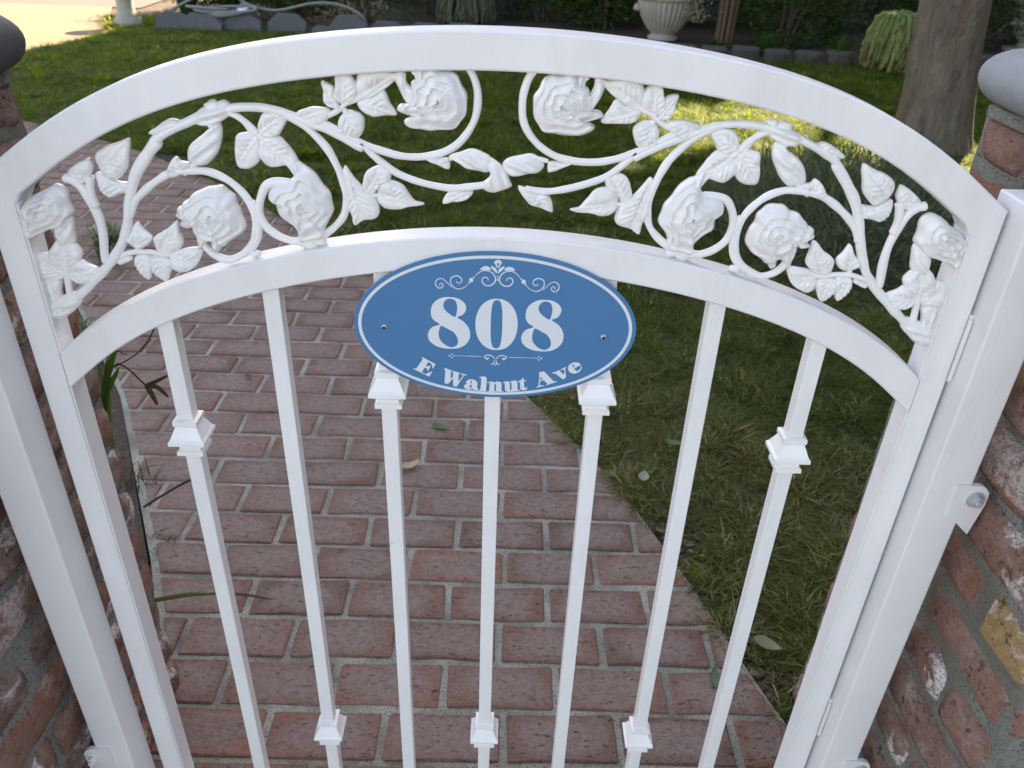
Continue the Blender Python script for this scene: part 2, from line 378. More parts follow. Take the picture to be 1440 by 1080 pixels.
for xr, yr, dens, s in (((-.2, 2.6), (.15, 2.0), 6500, 1.0), ((-1.6, 3.6), (2.0, 3.6), 3200, 1.25), ((-4.6, 5), (3.6, 5.6), 1600, 1.6), ((-6.5, 7), (5.6, 8.6), 900, 1.9)):
    x, y = scatter(xr, yr, dens)
    ok = (x > np.interp(y, [a for a, b in XRP], [b for a, b in XRP])+rng.uniform(-.006, .016, len(x))) | ((y > 4.6) & (x < -2.9))
    ok &= ~inside(x, y, drv); ok &= ~inside(x, y, bed)
    ok &= ~((x > .565) & (x < .99) & (y < .215))
    ok &= ~((((x-BUSH[0])/BUSH[2])**2+((y-BUSH[1])/BUSH[3])**2) < rng.uniform(.6, 1.0, len(x)))
    ok &= ~(((x-2.64)**2+(y-4.25)**2) < .2**2)
    # worn strip of soil along the pillar side of the path
    wear = np.exp(-((x-np.interp(y, [a for a, b in XRP], [b for a, b in XRP])-.05)/.05)**2)*np.clip((.75-y)/.4, 0, 1)
    ok &= rng.uniform(0, 1, len(x)) > wear*.75
    x = x[ok]; y = y[ok]; nz = np.array([noise.noise(Vector((a*7, b*7, 0)))+.6*noise.noise(Vector((a*19, b*19, 3))) for a, b in zip(x, y)])
    k = rng.uniform(-1.1, .25, len(x)) < nz+.25; PX.append(x[k]); PY.append(y[k]); PS.append(s*(1+.75*nz[k]))
PX = np.concatenate(PX); PY = np.concatenate(PY); PS = np.concatenate(PS)
pm = bpy.data.meshes.new('grass'); pm.vertices.add(len(PX)); co = np.zeros((len(PX), 3)); co[:, 0] = PX; co[:, 1] = PY; co[:, 2] = .001
pm.vertices.foreach_set('co', co.ravel()); at = pm.attributes.new('size', 'FLOAT', 'POINT'); at.data.foreach_set('value', (PS*rng.uniform(.75, 1.3, len(PX))).astype(np.float32))
pm.materials.append(GRASS)
grass = link(bpy.data.objects.new('grass', pm)); tag(grass, 'short mown green grass with dry straw patches covering the lawn', 'grass', kind='stuff')
ng = bpy.data.node_groups.new('grass_scatter', 'GeometryNodeTree'); ng.interface.new_socket('Geometry', in_out='INPUT', socket_type='NodeSocketGeometry'); ng.interface.new_socket('Geometry', in_out='OUTPUT', socket_type='NodeSocketGeometry')
N = ng.nodes; Lk = ng.links; gi = N.new('NodeGroupInput'); go = N.new('NodeGroupOutput'); iop = N.new('GeometryNodeInstanceOnPoints'); ci = N.new('GeometryNodeCollectionInfo')
ci.inputs['Collection'].default_value = tufts; ci.inputs['Separate Children'].default_value = True; ci.inputs['Reset Children'].default_value = True
rot = N.new('FunctionNodeRandomValue'); rot.data_type = 'FLOAT_VECTOR'; rot.inputs[0].default_value = (-.2, -.2, 0); rot.inputs[1].default_value = (.2, .2, 6.283)
sa = N.new('GeometryNodeInputNamedAttribute'); sa.data_type = 'FLOAT'; sa.inputs['Name'].default_value = 'size'
Lk.new(gi.outputs[0], iop.inputs['Points']); Lk.new(ci.outputs[0], iop.inputs['Instance']); iop.inputs['Pick Instance'].default_value = True
Lk.new(rot.outputs[0], iop.inputs['Rotation']); Lk.new(sa.outputs[0], iop.inputs['Scale']); Lk.new(iop.outputs[0], go.inputs[0])
grass.modifiers.new('scatter', 'NODES').node_group = ng
print('tufts', len(PX), 'bricks', len(cands))
ORN = {"stems":[[52,-4570,8806,-4440,8906,-4329,8973,-4163,9114,-3998,9262,-3843,9418,-3737,9569,-3649,9764,-3581,9972,-3483,10212,-3359,10393,-3178,10606],[45,-3531,10126,-3455,10295,-3332,10461,-3189,10625,-3028,10724,-2841,10807,-2675,10874,-2514,10907,-2355,10938,-2213,10947],[44,-2541,10903,-2437,10931,-2284,10947,-2086,10935,-1908,10884,-1763,10818,-1616,10769,-1485,10707,-1269,10595],[38,-1706,10861,-1623,10821,-1428,10721,-1244,10633,-1071,10580,-910,10548,-732,10547,-555,10583,-407,10661,-290,10781,-218,10926,-203,11107,-236,11255,-295,11360],[38,-1287,10653,-1218,10575,-1105,10475,-976,10389,-798,10319,-619,10272,-438,10247,-257,10269,-61,10306],[48,-3938,9365,-3933,9464,-3911,9640,-3912,9831,-3953,9996,-4007,10140,-4077,10209,-4158,10233],[48,-3913,9942,-3931,10052,-3919,10179,-3893,10251],[41,-3597,9850,-3527,9991,-3423,10096,-3268,10218,-3106,10307,-2923,10337,-2762,10335,-2610,10274,-2495,10178,-2413,10063,-2373,9927,-2375,9787,-2430,9625,-2539,9512,-2685,9443,-2801,9466,-2892,9536,-2937,9625,-2944,9732],[44,-1976,10256,-2115,10260,-2217,10221,-2282,10119,-2317,9990,-2304,9878,-2262,9785,-2163,9702,-2041,9658,-1931,9662],[40,-2387,10061,-2348,9951,-2343,9858,-2366,9705,-2433,9587,-2546,9494],[42,-2037,10920,-1974,10890,-1831,10812,-1707,10699,-1599,10567,-1525,10413,-1477,10255,-1461,10111,-1490,9962,-1570,9847,-1687,9747,-1841,9655],[34,-2541,10903,-2509,10896,-2399,10842,-2308,10771,-2250,10698],[36,-2250,10698,-2159,10616,-2068,10516,-1974,10433,-1907,10330],[29,-1617,10885,-1559,10897,-1469,10946,-1400,11004,-1289,11059,-1113,11158,-968,11244,-882,11287],[35,-1425,10955,-1381,10872],[45,-881,11300,-878,11193,-804,11087],[40,-4405,8897,-4396,9044,-4374,9229,-4341,9430],[32,-4057,9250,-4211,9225,-4380,9219],[36,-4624,8783,-4560,8955,-4536,9122,-4570,9202],[30,-3816,9422,-3651,9477,-3479,9489,-3312,9471,-3135,9510,-2969,9534],[26,-3599,9485,-3587,9567],[30,-3811,9367,-3736,9397,-3670,9427],[24,-1496,10311,-1391,10207,-1273,10164,-1167,10152,-1045,10172],[26,-466,10541,-363,10560,-259,10563],[49,-2663,10752,-2633,10845,-2592,10907],[26,-2995,10294,-2900,10379,-2846,10413],[30,-2519,10879,-2398,10853,-2319,10748,-2293,10710]],"leaves":[[-3810,10307,-3479,10599,-3479,10599,-3500,10458,-3544,10334,-3642,10242,-3717,10257,-3773,10317,-3789,10396,-3773,10466,-3692,10520,-3562,10567],[-3906,10233,-4092,10253,-4112,10244,-4048,10326,-3898,10409,-3869,10367,-3876,10305,-3925,10224,-4031,10184,-4095,10205],[-3537,10165,-3820,10263,-3818,10272,-3752,10256,-3659,10206,-3520,10202,-3541,10120,-3650,10089,-3753,10062,-3812,10111,-3822,10182],[-4390,9289,-4310,9569,-4488,9445,-4362,9577,-4241,9552,-4183,9456,-4235,9355,-4348,9271,-4437,9288,-4493,9356],[-4395,9218,-4612,9391,-4631,9401,-4511,9425,-4415,9298,-4384,9219,-4487,9164,-4613,9180,-4657,9260],[-4372,9213,-4080,9270,-4368,9229,-4233,9365,-4149,9328,-4056,9271,-4135,9156,-4224,9132,-4320,9160],[-4465,8958,-4635,8740,-4647,8804,-4484,8957,-4348,8973,-4365,8867,-4504,8766,-4564,8721,-4648,8728,-4666,8782],[-4581,9161,-4584,8827,-4607,9170,-4462,9155,-4491,9020,-4551,8828,-4616,8815,-4612,8974],[-3354,9475,-3169,9807,-3397,9645,-3282,9720,-3169,9807,-3153,9689,-3152,9582,-3256,9496,-3369,9487,-3406,9555],[-3591,9521,-3545,9782,-3543,9791,-3501,9713,-3445,9644,-3478,9580,-3563,9535,-3642,9561,-3684,9617,-3614,9691],[-3569,9462,-3542,9217,-3625,9438,-3519,9460,-3479,9388,-3501,9294,-3544,9204,-3608,9271,-3646,9354],[-3418,9454,-3380,9204,-3466,9425,-3351,9444,-3280,9385,-3322,9281,-3382,9194,-3458,9248,-3502,9331],[-3246,9460,-3017,9404,-3261,9469,-3132,9528,-2974,9533,-3010,9422,-3099,9326,-3208,9295,-3275,9348],[-3011,10293,-3057,10438,-3151,10321,-3085,10421,-3040,10447,-3007,10408,-2944,10402,-2932,10378,-3060,10292,-3160,10275],[-2973,10772,-3233,10678,-3243,10685,-3166,10742,-3045,10803,-2949,10773,-3047,10708,-3165,10665,-3228,10663],[-2244,10681,-2452,10416,-2451,10657,-2387,10693,-2250,10698,-2237,10579,-2262,10475,-2358,10402,-2462,10404,-2471,10520],[-2232,10707,-1990,10869,-2210,10816,-2142,10887,-1984,10873,-2013,10773,-2063,10701,-2142,10684,-2208,10696,-2232,10748],[-2231,10648,-1922,10438,-2253,10544,-2214,10648,-2082,10686,-2004,10621,-1961,10554,-1908,10432,-2026,10427,-2150,10409,-2229,10464],[-1809,10862,-1575,10944,-1846,10910,-1750,10946,-1569,10952,-1581,10878,-1663,10809,-1771,10822],[-1428,10900,-1382,10727,-1469,10799,-1415,10912,-1330,10931,-1257,10865,-1292,10747,-1383,10714,-1465,10741],[-1464,10342,-1334,9925,-1487,10326,-1438,10391,-1368,10284,-1278,10195,-1206,10135,-1172,10010,-1217,9945,-1319,9917,-1399,9871,-1423,9970,-1464,10032,-1478,10157],[-1258,10165,-1109,10407,-1280,10287,-1245,10380,-1153,10425,-1046,10420,-1046,10311,-1132,10254,-1213,10158,-1284,10176],[-1167,10160,-741,10088,-1127,10262,-1040,10296,-936,10253,-875,10178,-805,10102,-738,10085,-882,10060,-1021,10031,-1111,10060,-1157,10129],[-1453,10961,-1600,11162,-1606,11175,-1510,11145,-1498,11077,-1464,11009,-1451,10947,-1525,10963,-1593,11005,-1601,11101],[-1420,11024,-1403,11243,-1509,11070,-1487,11159,-1460,11241,-1374,11260,-1302,11181,-1298,11097,-1348,11038,-1435,11007],[-1290,11050,-939,11272,-1300,11152,-1250,11275,-1105,11299,-945,11274,-933,11245,-1057,11144,-1145,11086,-1276,11040],[-1271,11016,-967,10931,-1281,11029,-1147,11064,-1058,11119,-1007,11011,-956,10926,-1068,10919,-1170,10912,-1256,10954],[-1387,10886,-1304,10732,-1475,10812,-1428,10913,-1355,10932,-1256,10869,-1285,10747,-1330,10710,-1420,10728],[-637,10513,-482,10459,-674,10522,-570,10530,-481,10533,-474,10448,-556,10464],[-317,10212,-508,10112,-518,10109,-469,10210,-348,10224,-249,10223,-302,10151,-424,10128]],"roses":[[-4414,9925,-4414,9925,-4634,9899,-4555,9994,-4430,10062,-4247,10159,-4173,10071,-4159,9897,-4206,9802,-4322,9731,-4448,9699,-4563,9637,-4651,9615,-4651,9711,-4661,9805],[-2733,9906,-2733,9906,-3132,9915,-3094,9971,-3039,10004,-2988,10060,-2895,10123,-2789,10172,-2689,10188,-2597,10145,-2542,10075,-2530,9991,-2497,9905,-2493,9783,-2590,9691,-2694,9616,-2739,9596,-2780,9549,-2806,9567,-2810,9630,-2904,9671,-2978,9734,-3001,9792,-3072,9768,-3099,9806,-3068,9868,-3112,9874],[-1875,10042,-1875,10042,-2212,10112,-2119,10233,-1974,10274,-1910,10382,-1821,10403,-1727,10300,-1650,10177,-1604,10051,-1622,9939,-1708,9823,-1687,9747,-1821,9676,-1948,9681,-1954,9796,-2070,9886,-2131,9977,-2138,10069],[-548,11054,-548,11054,-700,11253,-685,11320,-600,11339,-503,11313,-419,11296,-362,11211,-313,11117,-312,10993,-348,10893,-435,10819,-595,10811,-769,10805,-875,10882,-781,10914,-916,10958,-913,11017,-827,11024,-790,11087,-801,11169,-771,11224]],"buds":[[-4337,8941,-4635,8740,-4666,8782,-4625,8889,-4500,8967,-4338,9015,-4319,8900,-4491,8745,-4576,8709,-4651,8718],[-2663,10752,-2894,10412,-2900,10564,-2824,10637,-2699,10727,-2658,10783,-2595,10785,-2588,10661,-2651,10532,-2750,10413,-2849,10394,-2925,10419,-2928,10491],[-4260,9762,-4343,9509,-4351,9759,-4187,9840,-4188,9707,-4236,9552,-4375,9527,-4381,9624],[-2922,9768,-2935,9589,-2986,9784,-2829,9718,-2869,9628,-2958,9552,-2980,9642],[-862,11261,-776,11088,-947,11245,-881,11314,-853,11234,-816,11168,-703,11124,-777,11039,-835,11014,-896,11111],[-755,11305,-715,11239,-800,11303,-754,11338,-678,11321,-694,11226,-751,11218,-770,11271],[-2589,10922,-2713,10827,-2832,10815,-2732,10902,-2600,10952,-2499,10959,-2479,10881,-2594,10793,-2693,10758,-2785,10771],[-1922,10435,-1863,10331,-1964,10554,-1903,10453,-1823,10385,-1886,10277,-1942,10328,-1983,10432]],"budsL":[[-437,10542,-110,10494,-454,10542,-377,10589,-274,10625,-156,10599,-73,10528,-91,10427,-198,10425,-288,10443,-363,10485],[-110,10509,44,10317,-170,10566,-66,10543,40,10454,114,10335,115,10289,-22,10227,-128,10250,-152,10303,-78,10374,-98,10479]],"budsR":[[385,10500,69,10479,51,10479,104,10546,214,10587,297,10599,363,10573,431,10501,370,10424,277,10411,184,10395,109,10405]],"leavesR":[[476,10197,246,10247,211,10275,341,10241,457,10206,526,10064,386,10095,288,10151]]}
TXT = {"text":{"E":[[-760,8461,-615,8376,-649,8316,-652,8356,-663,8382,-692,8404,-721,8351,-694,8347,-666,8358,-701,8285,-707,8320,-731,8334,-765,8273,-725,8248,-699,8266,-652,8287,-688,8219,-855,8312,-850,8322,-827,8310,-748,8440,-763,8451]],"W":[[-525,8336,-441,8302,-443,8293,-453,8294,-457,8195,-432,8228,-431,8290,-441,8294,-441,8302,-352,8275,-356,8265,-371,8267,-372,8166,-320,8249,-347,8261,-347,8271,-285,8260,-288,8250,-309,8250,-392,8103,-430,8111,-432,8206,-486,8134,-523,8143,-513,8312,-525,8323]],"a":[[-290,8171,-264,8196,-232,8202,-196,8193,-172,8168,-168,8141,-172,8092,-161,8096,-161,8075,-178,8064,-207,8067,-220,8082,-245,8070,-281,8073,-308,8094,-312,8115,-299,8133,-281,8144,-290,8157],[-246,8183,-230,8185,-227,8153,-240,8145,-237,8166],[-234,8135,-230,8104,-246,8083,-252,8107,-246,8128]],"l":[[-143,8234,-71,8230,-74,8067,-62,8061,-62,8051,-166,8060,-165,8070,-136,8076,-128,8214,-144,8221]],"n":[[-55,8174,9,8179,12,8168,44,8183,80,8177,92,8157,97,8070,112,8063,112,8054,30,8053,35,8072,32,8148,23,8154,17,8140,18,8064,27,8059,27,8051,-65,8049,-65,8058,-40,8066,-37,8159,-55,8162]],"u":[[110,8178,176,8184,185,8087,193,8080,203,8091,200,8174,185,8179,186,8188,258,8197,268,8094,289,8084,289,8074,204,8060,177,8056,148,8062,132,8082,127,8165,110,8168]],"t":[[321,8240,328,8240,334,8210,354,8211,355,8200,335,8193,343,8124,356,8107,363,8125,373,8120,368,8094,339,8082,309,8088,297,8109,288,8183,270,8184,273,8194,302,8209]],"A":[[494,8314,544,8329,659,8204,686,8211,685,8200,572,8153,572,8159,591,8171,550,8217,509,8206,508,8149,554,8152,554,8144,472,8120,471,8127,493,8140,498,8266,492,8302],[511,8261,538,8229,511,8217]],"v":[[631,8310,713,8350,720,8345,712,8338,763,8293,760,8357,725,8352,723,8359,778,8391,781,8383,768,8372,785,8262,753,8235,666,8308,633,8300]],"e":[[882,8451,906,8447,925,8428,938,8409,943,8391,938,8359,920,8336,894,8319,862,8313,830,8323,807,8345,800,8373,804,8405,822,8430,849,8447],[867,8375,927,8417,933,8396,928,8368,904,8347,891,8344,875,8359],[837,8420,849,8425,868,8394,858,8387]]},"eight":[[-460,9169,-390,9161,-326,9125,-295,9076,-298,9024,-326,8975,-383,8942,-326,8901,-276,8841,-251,8769,-257,8696,-296,8629,-362,8585,-435,8572,-522,8574,-609,8601,-673,8657,-691,8722,-678,8776,-637,8824,-569,8855,-626,8901,-653,8956,-653,9027,-630,9091,-579,9139,-523,9164],[-457,9151,-418,9142,-392,9107,-384,9052,-390,8997,-407,8946,-461,8976,-506,9017,-527,9063,-519,9110,-491,9142],[-552,8840,-491,8810,-426,8771,-388,8716,-376,8659,-391,8614,-427,8591,-471,8593,-529,8629,-569,8685,-578,8750,-570,8799]],"orn":{"axis":[20,9473,21,9592],"strokes":[[18,-202,9410,-173,9443,-134,9468,-89,9472,-50,9460,-20,9435,-2,9398,-3,9360,-22,9330,-57,9310,-92,9311,-122,9329,-135,9361,-128,9388,-103,9400,-81,9392,-73,9374,-78,9366],[16,-278,9315,-310,9284,-350,9267,-390,9265,-425,9286,-447,9318,-452,9350,-442,9383,-415,9400,-380,9404,-350,9386,-338,9359,-350,9332,-370,9326,-388,9336,-390,9349],[14,-437,9277,-465,9306,-499,9343,-524,9364,-553,9371,-583,9359,-601,9329,-599,9296,-579,9270,-555,9265,-530,9282,-527,9304,-542,9320,-559,9314,-564,9297,-552,9292]],"dots":[[40,-244,9364],[16,-219,9394],[17,-266,9332]],"cdots":[[16,21,9374],[12,22,9399],[10,22,9417]],"polys":[[-154,9481,-129,9511,-100,9520,-70,9513,-45,9482,-99,9480],[-49,9524,-11,9509,11,9478,15,9447,-11,9467,-36,9493]],"flower":[[23,9500,-7,9541,-18,9567,-3,9581,21,9592,46,9582,58,9567,47,9538],[23,9516,10,9547,22,9558,34,9548]],"baxis":[20,8456],"bstrokes":[[3,-354,8488,-120,8488],[2,-420,8486,-354,8488],[9,-98,8485,-68,8461,-51,8482],[6,-105,8485,-76,8504,-40,8507,-10,8492,16,8460],[6,-26,8403,-5,8397,8,8418,10,8447]],"bdots":[[6,-442,8505],[6,-442,8466],[7,-467,8486],[5,-423,8486],[4,-391,8487]],"bcd":[[5,22,8391]]}}
# ============================================================ brick pillars
def lump(sx, sy, sz, seed, rnd=.012, amp=.004, nx=10, nz=5):
    """weathered brick centred on 0, length sx (local x), depth sy, height sz; front face at y=+sy/2"""
    bm = bmesh.new(); bmesh.ops.create_cube(bm, size=1)
    bmesh.ops.scale(bm, vec=(sx, sy, sz), verts=bm.verts)
    le = [e for e in bm.edges if abs((e.verts[0].co-e.verts[1].co).x) > sx*.5]
    bmesh.ops.subdivide_edges(bm, edges=le, cuts=max(2, int(sx/.022)), use_grid_fill=True)
    ve = [e for e in bm.edges if abs((e.verts[0].co-e.verts[1].co).z) > sz*.5]
    bmesh.ops.subdivide_edges(bm, edges=ve, cuts=4, use_grid_fill=True)
    hx, hy, hz = sx/2, sy/2, sz/2; rd = random.Random(seed); off = Vector((rd.uniform(-50, 50), rd.uniform(-50, 50), rd.uniform(-50, 50)))
    for v in bm.verts:
        c = v.co; r = rnd
        ex = max(0, abs(c.x)-(hx-r)); ez = max(0, abs(c.z)-(hz-r)); e = math.hypot(ex, ez)
        if ex and ez and e > r:
            k = r/e; c.x -= math.copysign(ex*(1-k), c.x); c.z -= math.copysign(ez*(1-k), c.z); e = r
        if abs(c.y) > hy*.9: c.y -= math.copysign((1-math.sqrt(max(0, 1-(e/r)**2)))*r*.75, c.y)
        n = noise.noise_vector(c*24+off)+noise.noise_vector(c*70+off)*.35
        c += Vector((n.x*amp*.7, n.y*amp*1.2, n.z*amp*.8))
    m = bpy.data.meshes.new('brick'); bm.to_mesh(m); bm.free(); m.polygons.foreach_set('use_smooth', [True]*len(m.polygons)); return m
VAR = {}
for tp, L in (('s', .190), ('h', .088)):
    for k in range(7): VAR[tp, k] = lump(L, .088, .0645, hash((tp == 's', k)) % 1000+k, .0095, .0040); VAR[tp, k].materials.append(WALLB)
VARL = {k: m.copy() for k, m in VAR.items()}
for m in VARL.values(): m.materials.clear(); m.materials.append(WALLL)
och = lump(.094, .088, .067, 77, .016, .005); och.materials.append(OCHRE)
def pillar(sgn, label):
    root = empty('brick_pillar', (.77 if sgn > 0 else -.763, .028, 0), label=label, cat='brick pillar', group='brick pillars beside the gate')
    root.scale = (1, 1.10, 1)
    X0 = .57-.77; half = .2                                   # local: inner face at x = -.2*sgn
    bm = bmesh.new(); box(bm, (-.1905, -.1905, -.02), (.1905, .1905, 1.068)); 
    # rough mortar core
    bmesh.ops.subdivide_edges(bm, edges=bm.edges[:], cuts=30, use_grid_fill=True)
    for v in bm.verts:
        n = noise.noise_vector(v.co*28)+noise.noise_vector(v.co*90)*.4
        d = Vector((v.co.x if abs(v.co.x) > .18 else 0, v.co.y if abs(v.co.y) > .18 else 0, 0))
        if d.length: v.co += d.normalized()*(n.x*.0045)
    core = bmobj('mortar_core', bm, WMORT, root, True)
    H = .0777
    for r in range(14):
        z0 = .000+H*r; z1 = min(z0+H, 1.066); zc = (z0+z1)/2; zs = (z1-z0)/H
        for f in range(4):                                     # four faces
            typ2 = (r % 2 == 1)
            if f % 2: typ2 = not typ2
            segs = [(-.099, 's'), (.099, 's')] if not typ2 else [(-.146, 'h'), (0, 's'), (.146, 'h')]
            if f % 2 and not typ2: segs = [(-.099, 's'), (.099, 's')]
            for u, tp in segs:
                k = random.randrange(7); me = VAR[tp, k]
                ang = f*PI/2; pr_ = .2-.044+random.uniform(-.006, .004)
                # f=0: face towards -x; local brick x runs along y
                if f == 0: p = (-pr_, u, zc); rz = PI/2
                elif f == 1: p = (u, -pr_, zc); rz = PI
                elif f == 2: p = (pr_, u, zc); rz = -PI/2
                else: p = (u, pr_, zc); rz = 0
                if f % 2:                                      # end faces sit between the side faces
                    if abs(u) > .05: p = (u*(.62 if tp == 's' else .55), p[1], zc)
                    if tp == 'h': continue
                special = (sgn > 0 and f == 0 and r == 7 and u < 0)
                if sgn < 0: me = VARL[tp, k]
                if special: me = och
                o = bpy.data.objects.new('brick', me); link(o, root); o.location = (p[0]*sgn, p[1], p[2])
                o.rotation_euler = (random.uniform(-.015, .015), random.uniform(-.01, .01), rz if sgn > 0 else PI-rz)
                o.scale = ((.62 if (f % 2 and tp == 's' and not typ2) else .9 if f % 2 else 1)*random.uniform(.97, 1.02), 1, zs*random.uniform(.94, 1.04))
                if special: o['label'] = 'ochre stained brick with pale crust'
    return root
pil_r = pillar(1, 'reddish old brick pillar right of the gate with light grey coping')
pil_l = pillar(-1, 'old brick pillar left of the gate with white smears and dark coping')
def coping(root, sgn, mat):
    bm = bmesh.new(); prof = []
    for k in range(15):
        a = -PI/2+PI*k/14; prof.append((math.cos(a)*.034, math.sin(a)*.031))
    # rounded slab: superellipse outline swept with the bullnose profile
    hwx = .229-.034; hwy = .216-.031; rings = []; n = 200
    def outline(e):
        out = []
        for i in range(n):
            t = 2*PI*i/n; c, s = math.cos(t), math.sin(t); rr = 1/((abs(c)**9+abs(s)**9)**(1/9)); out.append((c*rr*(hwx+e), s*rr*(hwy+e*.91)))
        return out
    for (e, z) in [(-.06, -.034)]+prof+[(-.06, .035), (-.14, .036)]:
        rings.append([bm.verts.new((x, y, 1.109+z+noise.noise(Vector((x, y, z))*30)*.0016+noise.noise(Vector((x, y, z))*9)*.003)) for x, y in outline(e)])
    for a, b in zip(rings, rings[1:]):
        for i in range(n): bm.faces.new((a[i], a[(i+1) % n], b[(i+1) % n], b[i]))
    bm.faces.new(rings[0]); bm.faces.new(rings[-1])
    o = bmobj('coping', bm, mat, root, True)
    bm = bmesh.new(); box(bm, (-.197, -.189, 1.062), (.197, .189, 1.0765), .003); bmobj('mortar_bed', bm, WMORT, root)
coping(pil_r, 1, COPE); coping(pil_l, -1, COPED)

# ============================================================ gate posts
def post(sgn, label, tabs):
    root = empty('gate_post', (sgn*.520, -.020, 0), label=label, cat='gate post', group='square steel posts beside the gate')
    x0, x1, yf = (-.025, .024, -.010) if sgn > 0 else (-.0275, .0185, -.026)
    bm = bmesh.new(); box(bm, (x0, yf, -.05), (x1, .052 if sgn > 0 else .020, 1.037), .0022); bmobj('tube', bm, WHITE, root)
    for z in tabs:
        bm = bmesh.new(); s = sgn; n = 8
        pts = [(.008, -.018), (.0165, -.021), (.0392, -.042), (.0455, .002)]+[(.030+.0153*math.cos(a), .013+.0165*math.sin(a)) for a in np.linspace(.1, PI/2+.2, n)]+[(.006, .030)]
        fv = [bm.verts.new((s*x, yf-.0028, z+y)) for x, y in pts]; bv = [bm.verts.new((s*x, yf+.003, z+y)) for x, y in pts]
        bm.faces.new(fv); bm.faces.new(bv[::-1])
        for i in range(len(pts)): j = (i+1) % len(pts); bm.faces.new((fv[i], bv[i], bv[j], fv[j]))
        t = bmobj('bracket', bm, WHITE, root)

        bm = bmesh.new()
        for (r1, d0, d1, seg) in ((.0105, yf-.0045, yf-.0024, 20), (.0070, yf-.010, yf-.0042, 6), (.0036, yf-.0145, yf-.0095, 12)):
            M = Matrix.Translation((s*.0315, (d0+d1)/2, z+.0105)) @ Matrix.Rotation(PI/2, 4, 'X')
            bmesh.ops.create_cone(bm, cap_ends=True, segments=seg, radius1=r1, radius2=r1, depth=abs(d1-d0), matrix=M)
        bmobj('bolt', bm, STEEL if sgn > 0 else CAST, t)
    return root
post(1, 'white square steel post bolted to the right brick pillar', (.688, .180))
post(-1, 'white square steel post against the left brick pillar', (.192,))

# ============================================================ the gate
gate = empty('garden_gate', (0, .016, .06), label='white arched steel garden gate with cast rose scrollwork', cat='gate')
def LG(o): o.location = tuple(a-b for a, b in zip(o.location, (0, .016, .06))); return o
TD = .033; SX0, SX1 = .4610, .4915
def arch_bar(name, pts_out, pts_in, y0, y1, mat=WHITE):
    """curved square tube from matching outer/inner (x,z) polylines"""
    bm = bmesh.new(); rows = []; b = .0016
    for (o, i) in zip(pts_out, pts_in):
        o = Vector(o); i = Vector(i); d = (o-i).normalized()*b
        q = [(o-d, y0), (o, y0+b), (o, y1-b), (o-d, y1), (i+d, y1), (i, y1-b), (i, y0+b), (i+d, y0)]
        rows.append([bm.verts.new((p.x, y, p.y)) for p, y in q])
    for a, c in zip(rows, rows[1:]):
        for k in range(8): bm.faces.new((a[k], a[(k+1) % 8], c[(k+1) % 8], c[k]))
    bm.faces.new(rows[0]); bm.faces.new(rows[-1])
    return LG(bmobj(name, bm, mat, gate))
# upper arch: outer edge passes (0,1.167) and (.494,1.019)
def circ(x1, z1, z0):                                        # circle through (0,z0),(±x1,z1): centre z, radius
    h = z0-z1; r = (x1*x1+h*h)/(2*h); return z0-r, r
OUTER = [(0, 1.1675), (.113, 1.163), (.187, 1.1545), (.25, 1.1415), (.313, 1.1235), (.37, 1.1025), (.42, 1.0725), (.46, 1.0465), (.4915, 1.0235)]
xs_o = [-p[0] for p in OUTER[::-1]]+[p[0] for p in OUTER[1:]]; zs_o = [p[1] for p in OUTER[::-1]]+[p[1] for p in OUTER[1:]]
cf = np.polyfit(np.array(xs_o)**2, zs_o, 4)
def zo(x): return float(np.polyval(cf, x*x))
def nrm(fz, x):
    d = (fz(x+1e-4)-fz(x-1e-4))/2e-4; n = Vector((-d, 1)); return n.normalized()
xs = np.linspace(-.4915, .4915, 61); po = [(x, zo(x)) for x in xs]; pi_ = []
for x in xs:
    n = nrm(zo, x); pi_.append((x-n.x*TD, zo(x)-n.y*TD))
pi_[0] = (-.462, .9985); pi_[-1] = (.462, .9985)
pi_ = [(max(-.462, min(.462, p[0])), p[1]) for p in pi_]
arch_bar('top_arch', po, pi_, 0, TD)
LOWER = [(0, .9795), (.071, .9765), (.096, .975), (.195, .962), (.217, .949), (.333, .9145), (.40, .881), (.462, .834)]
xl_ = [-p[0] for p in LOWER[::-1]]+[p[0] for p in LOWER[1:]]; zl_ = [p[1] for p in LOWER[::-1]]+[p[1] for p in LOWER[1:]]
cl_ = np.polyfit(np.array(xl_)**2, zl_, 3)
def zlw(x): return float(np.polyval(cl_, x*x))
xs = np.linspace(-.462, .462, 61); po = [(x, zlw(x)) for x in xs]; pi_ = []
for x in xs:
    n = nrm(zlw, x); pi_.append((max(-.462, min(.462, x-n.x*TD)), zlw(x)-n.y*TD))
pi_[0] = (-.462, zlw(.462)-.043); pi_[-1] = (.462, zlw(.462)-.043)
arch_bar('lower_arch', po, pi_, .0005, TD-.0005)
def zli(x): 
    n = nrm(zlw, x); return zlw(x)-TD/max(n.y, .3)
for s in (-1, 1):
    bm = bmesh.new(); a, b_ = sorted((s*SX0, s*SX1))
    P = [(a, .022), (b_, .022)]+([(b_, 1.0240), (a, .9995)] if s > 0 else [(b_, .9995), (a, 1.0240)])
    fv = [bm.verts.new((x, .0003, z)) for x, z in P]; bv = [bm.verts.new((x, TD-.0003, z)) for x, z in P]
    bm.faces.new(fv); bm.faces.new(bv[::-1])
    for i in range(4): j = (i+1) % 4; bm.faces.new((fv[i], bv[i], bv[j], fv[j]))
    ed = [e for e in bm.edges if abs((e.verts[0].co-e.verts[1].co).z) > .5]
    bmesh.ops.bevel(bm, geom=ed, offset=.002, segments=2, affect='EDGES')
    LG(bmobj('stile', bm, WHITE, gate))
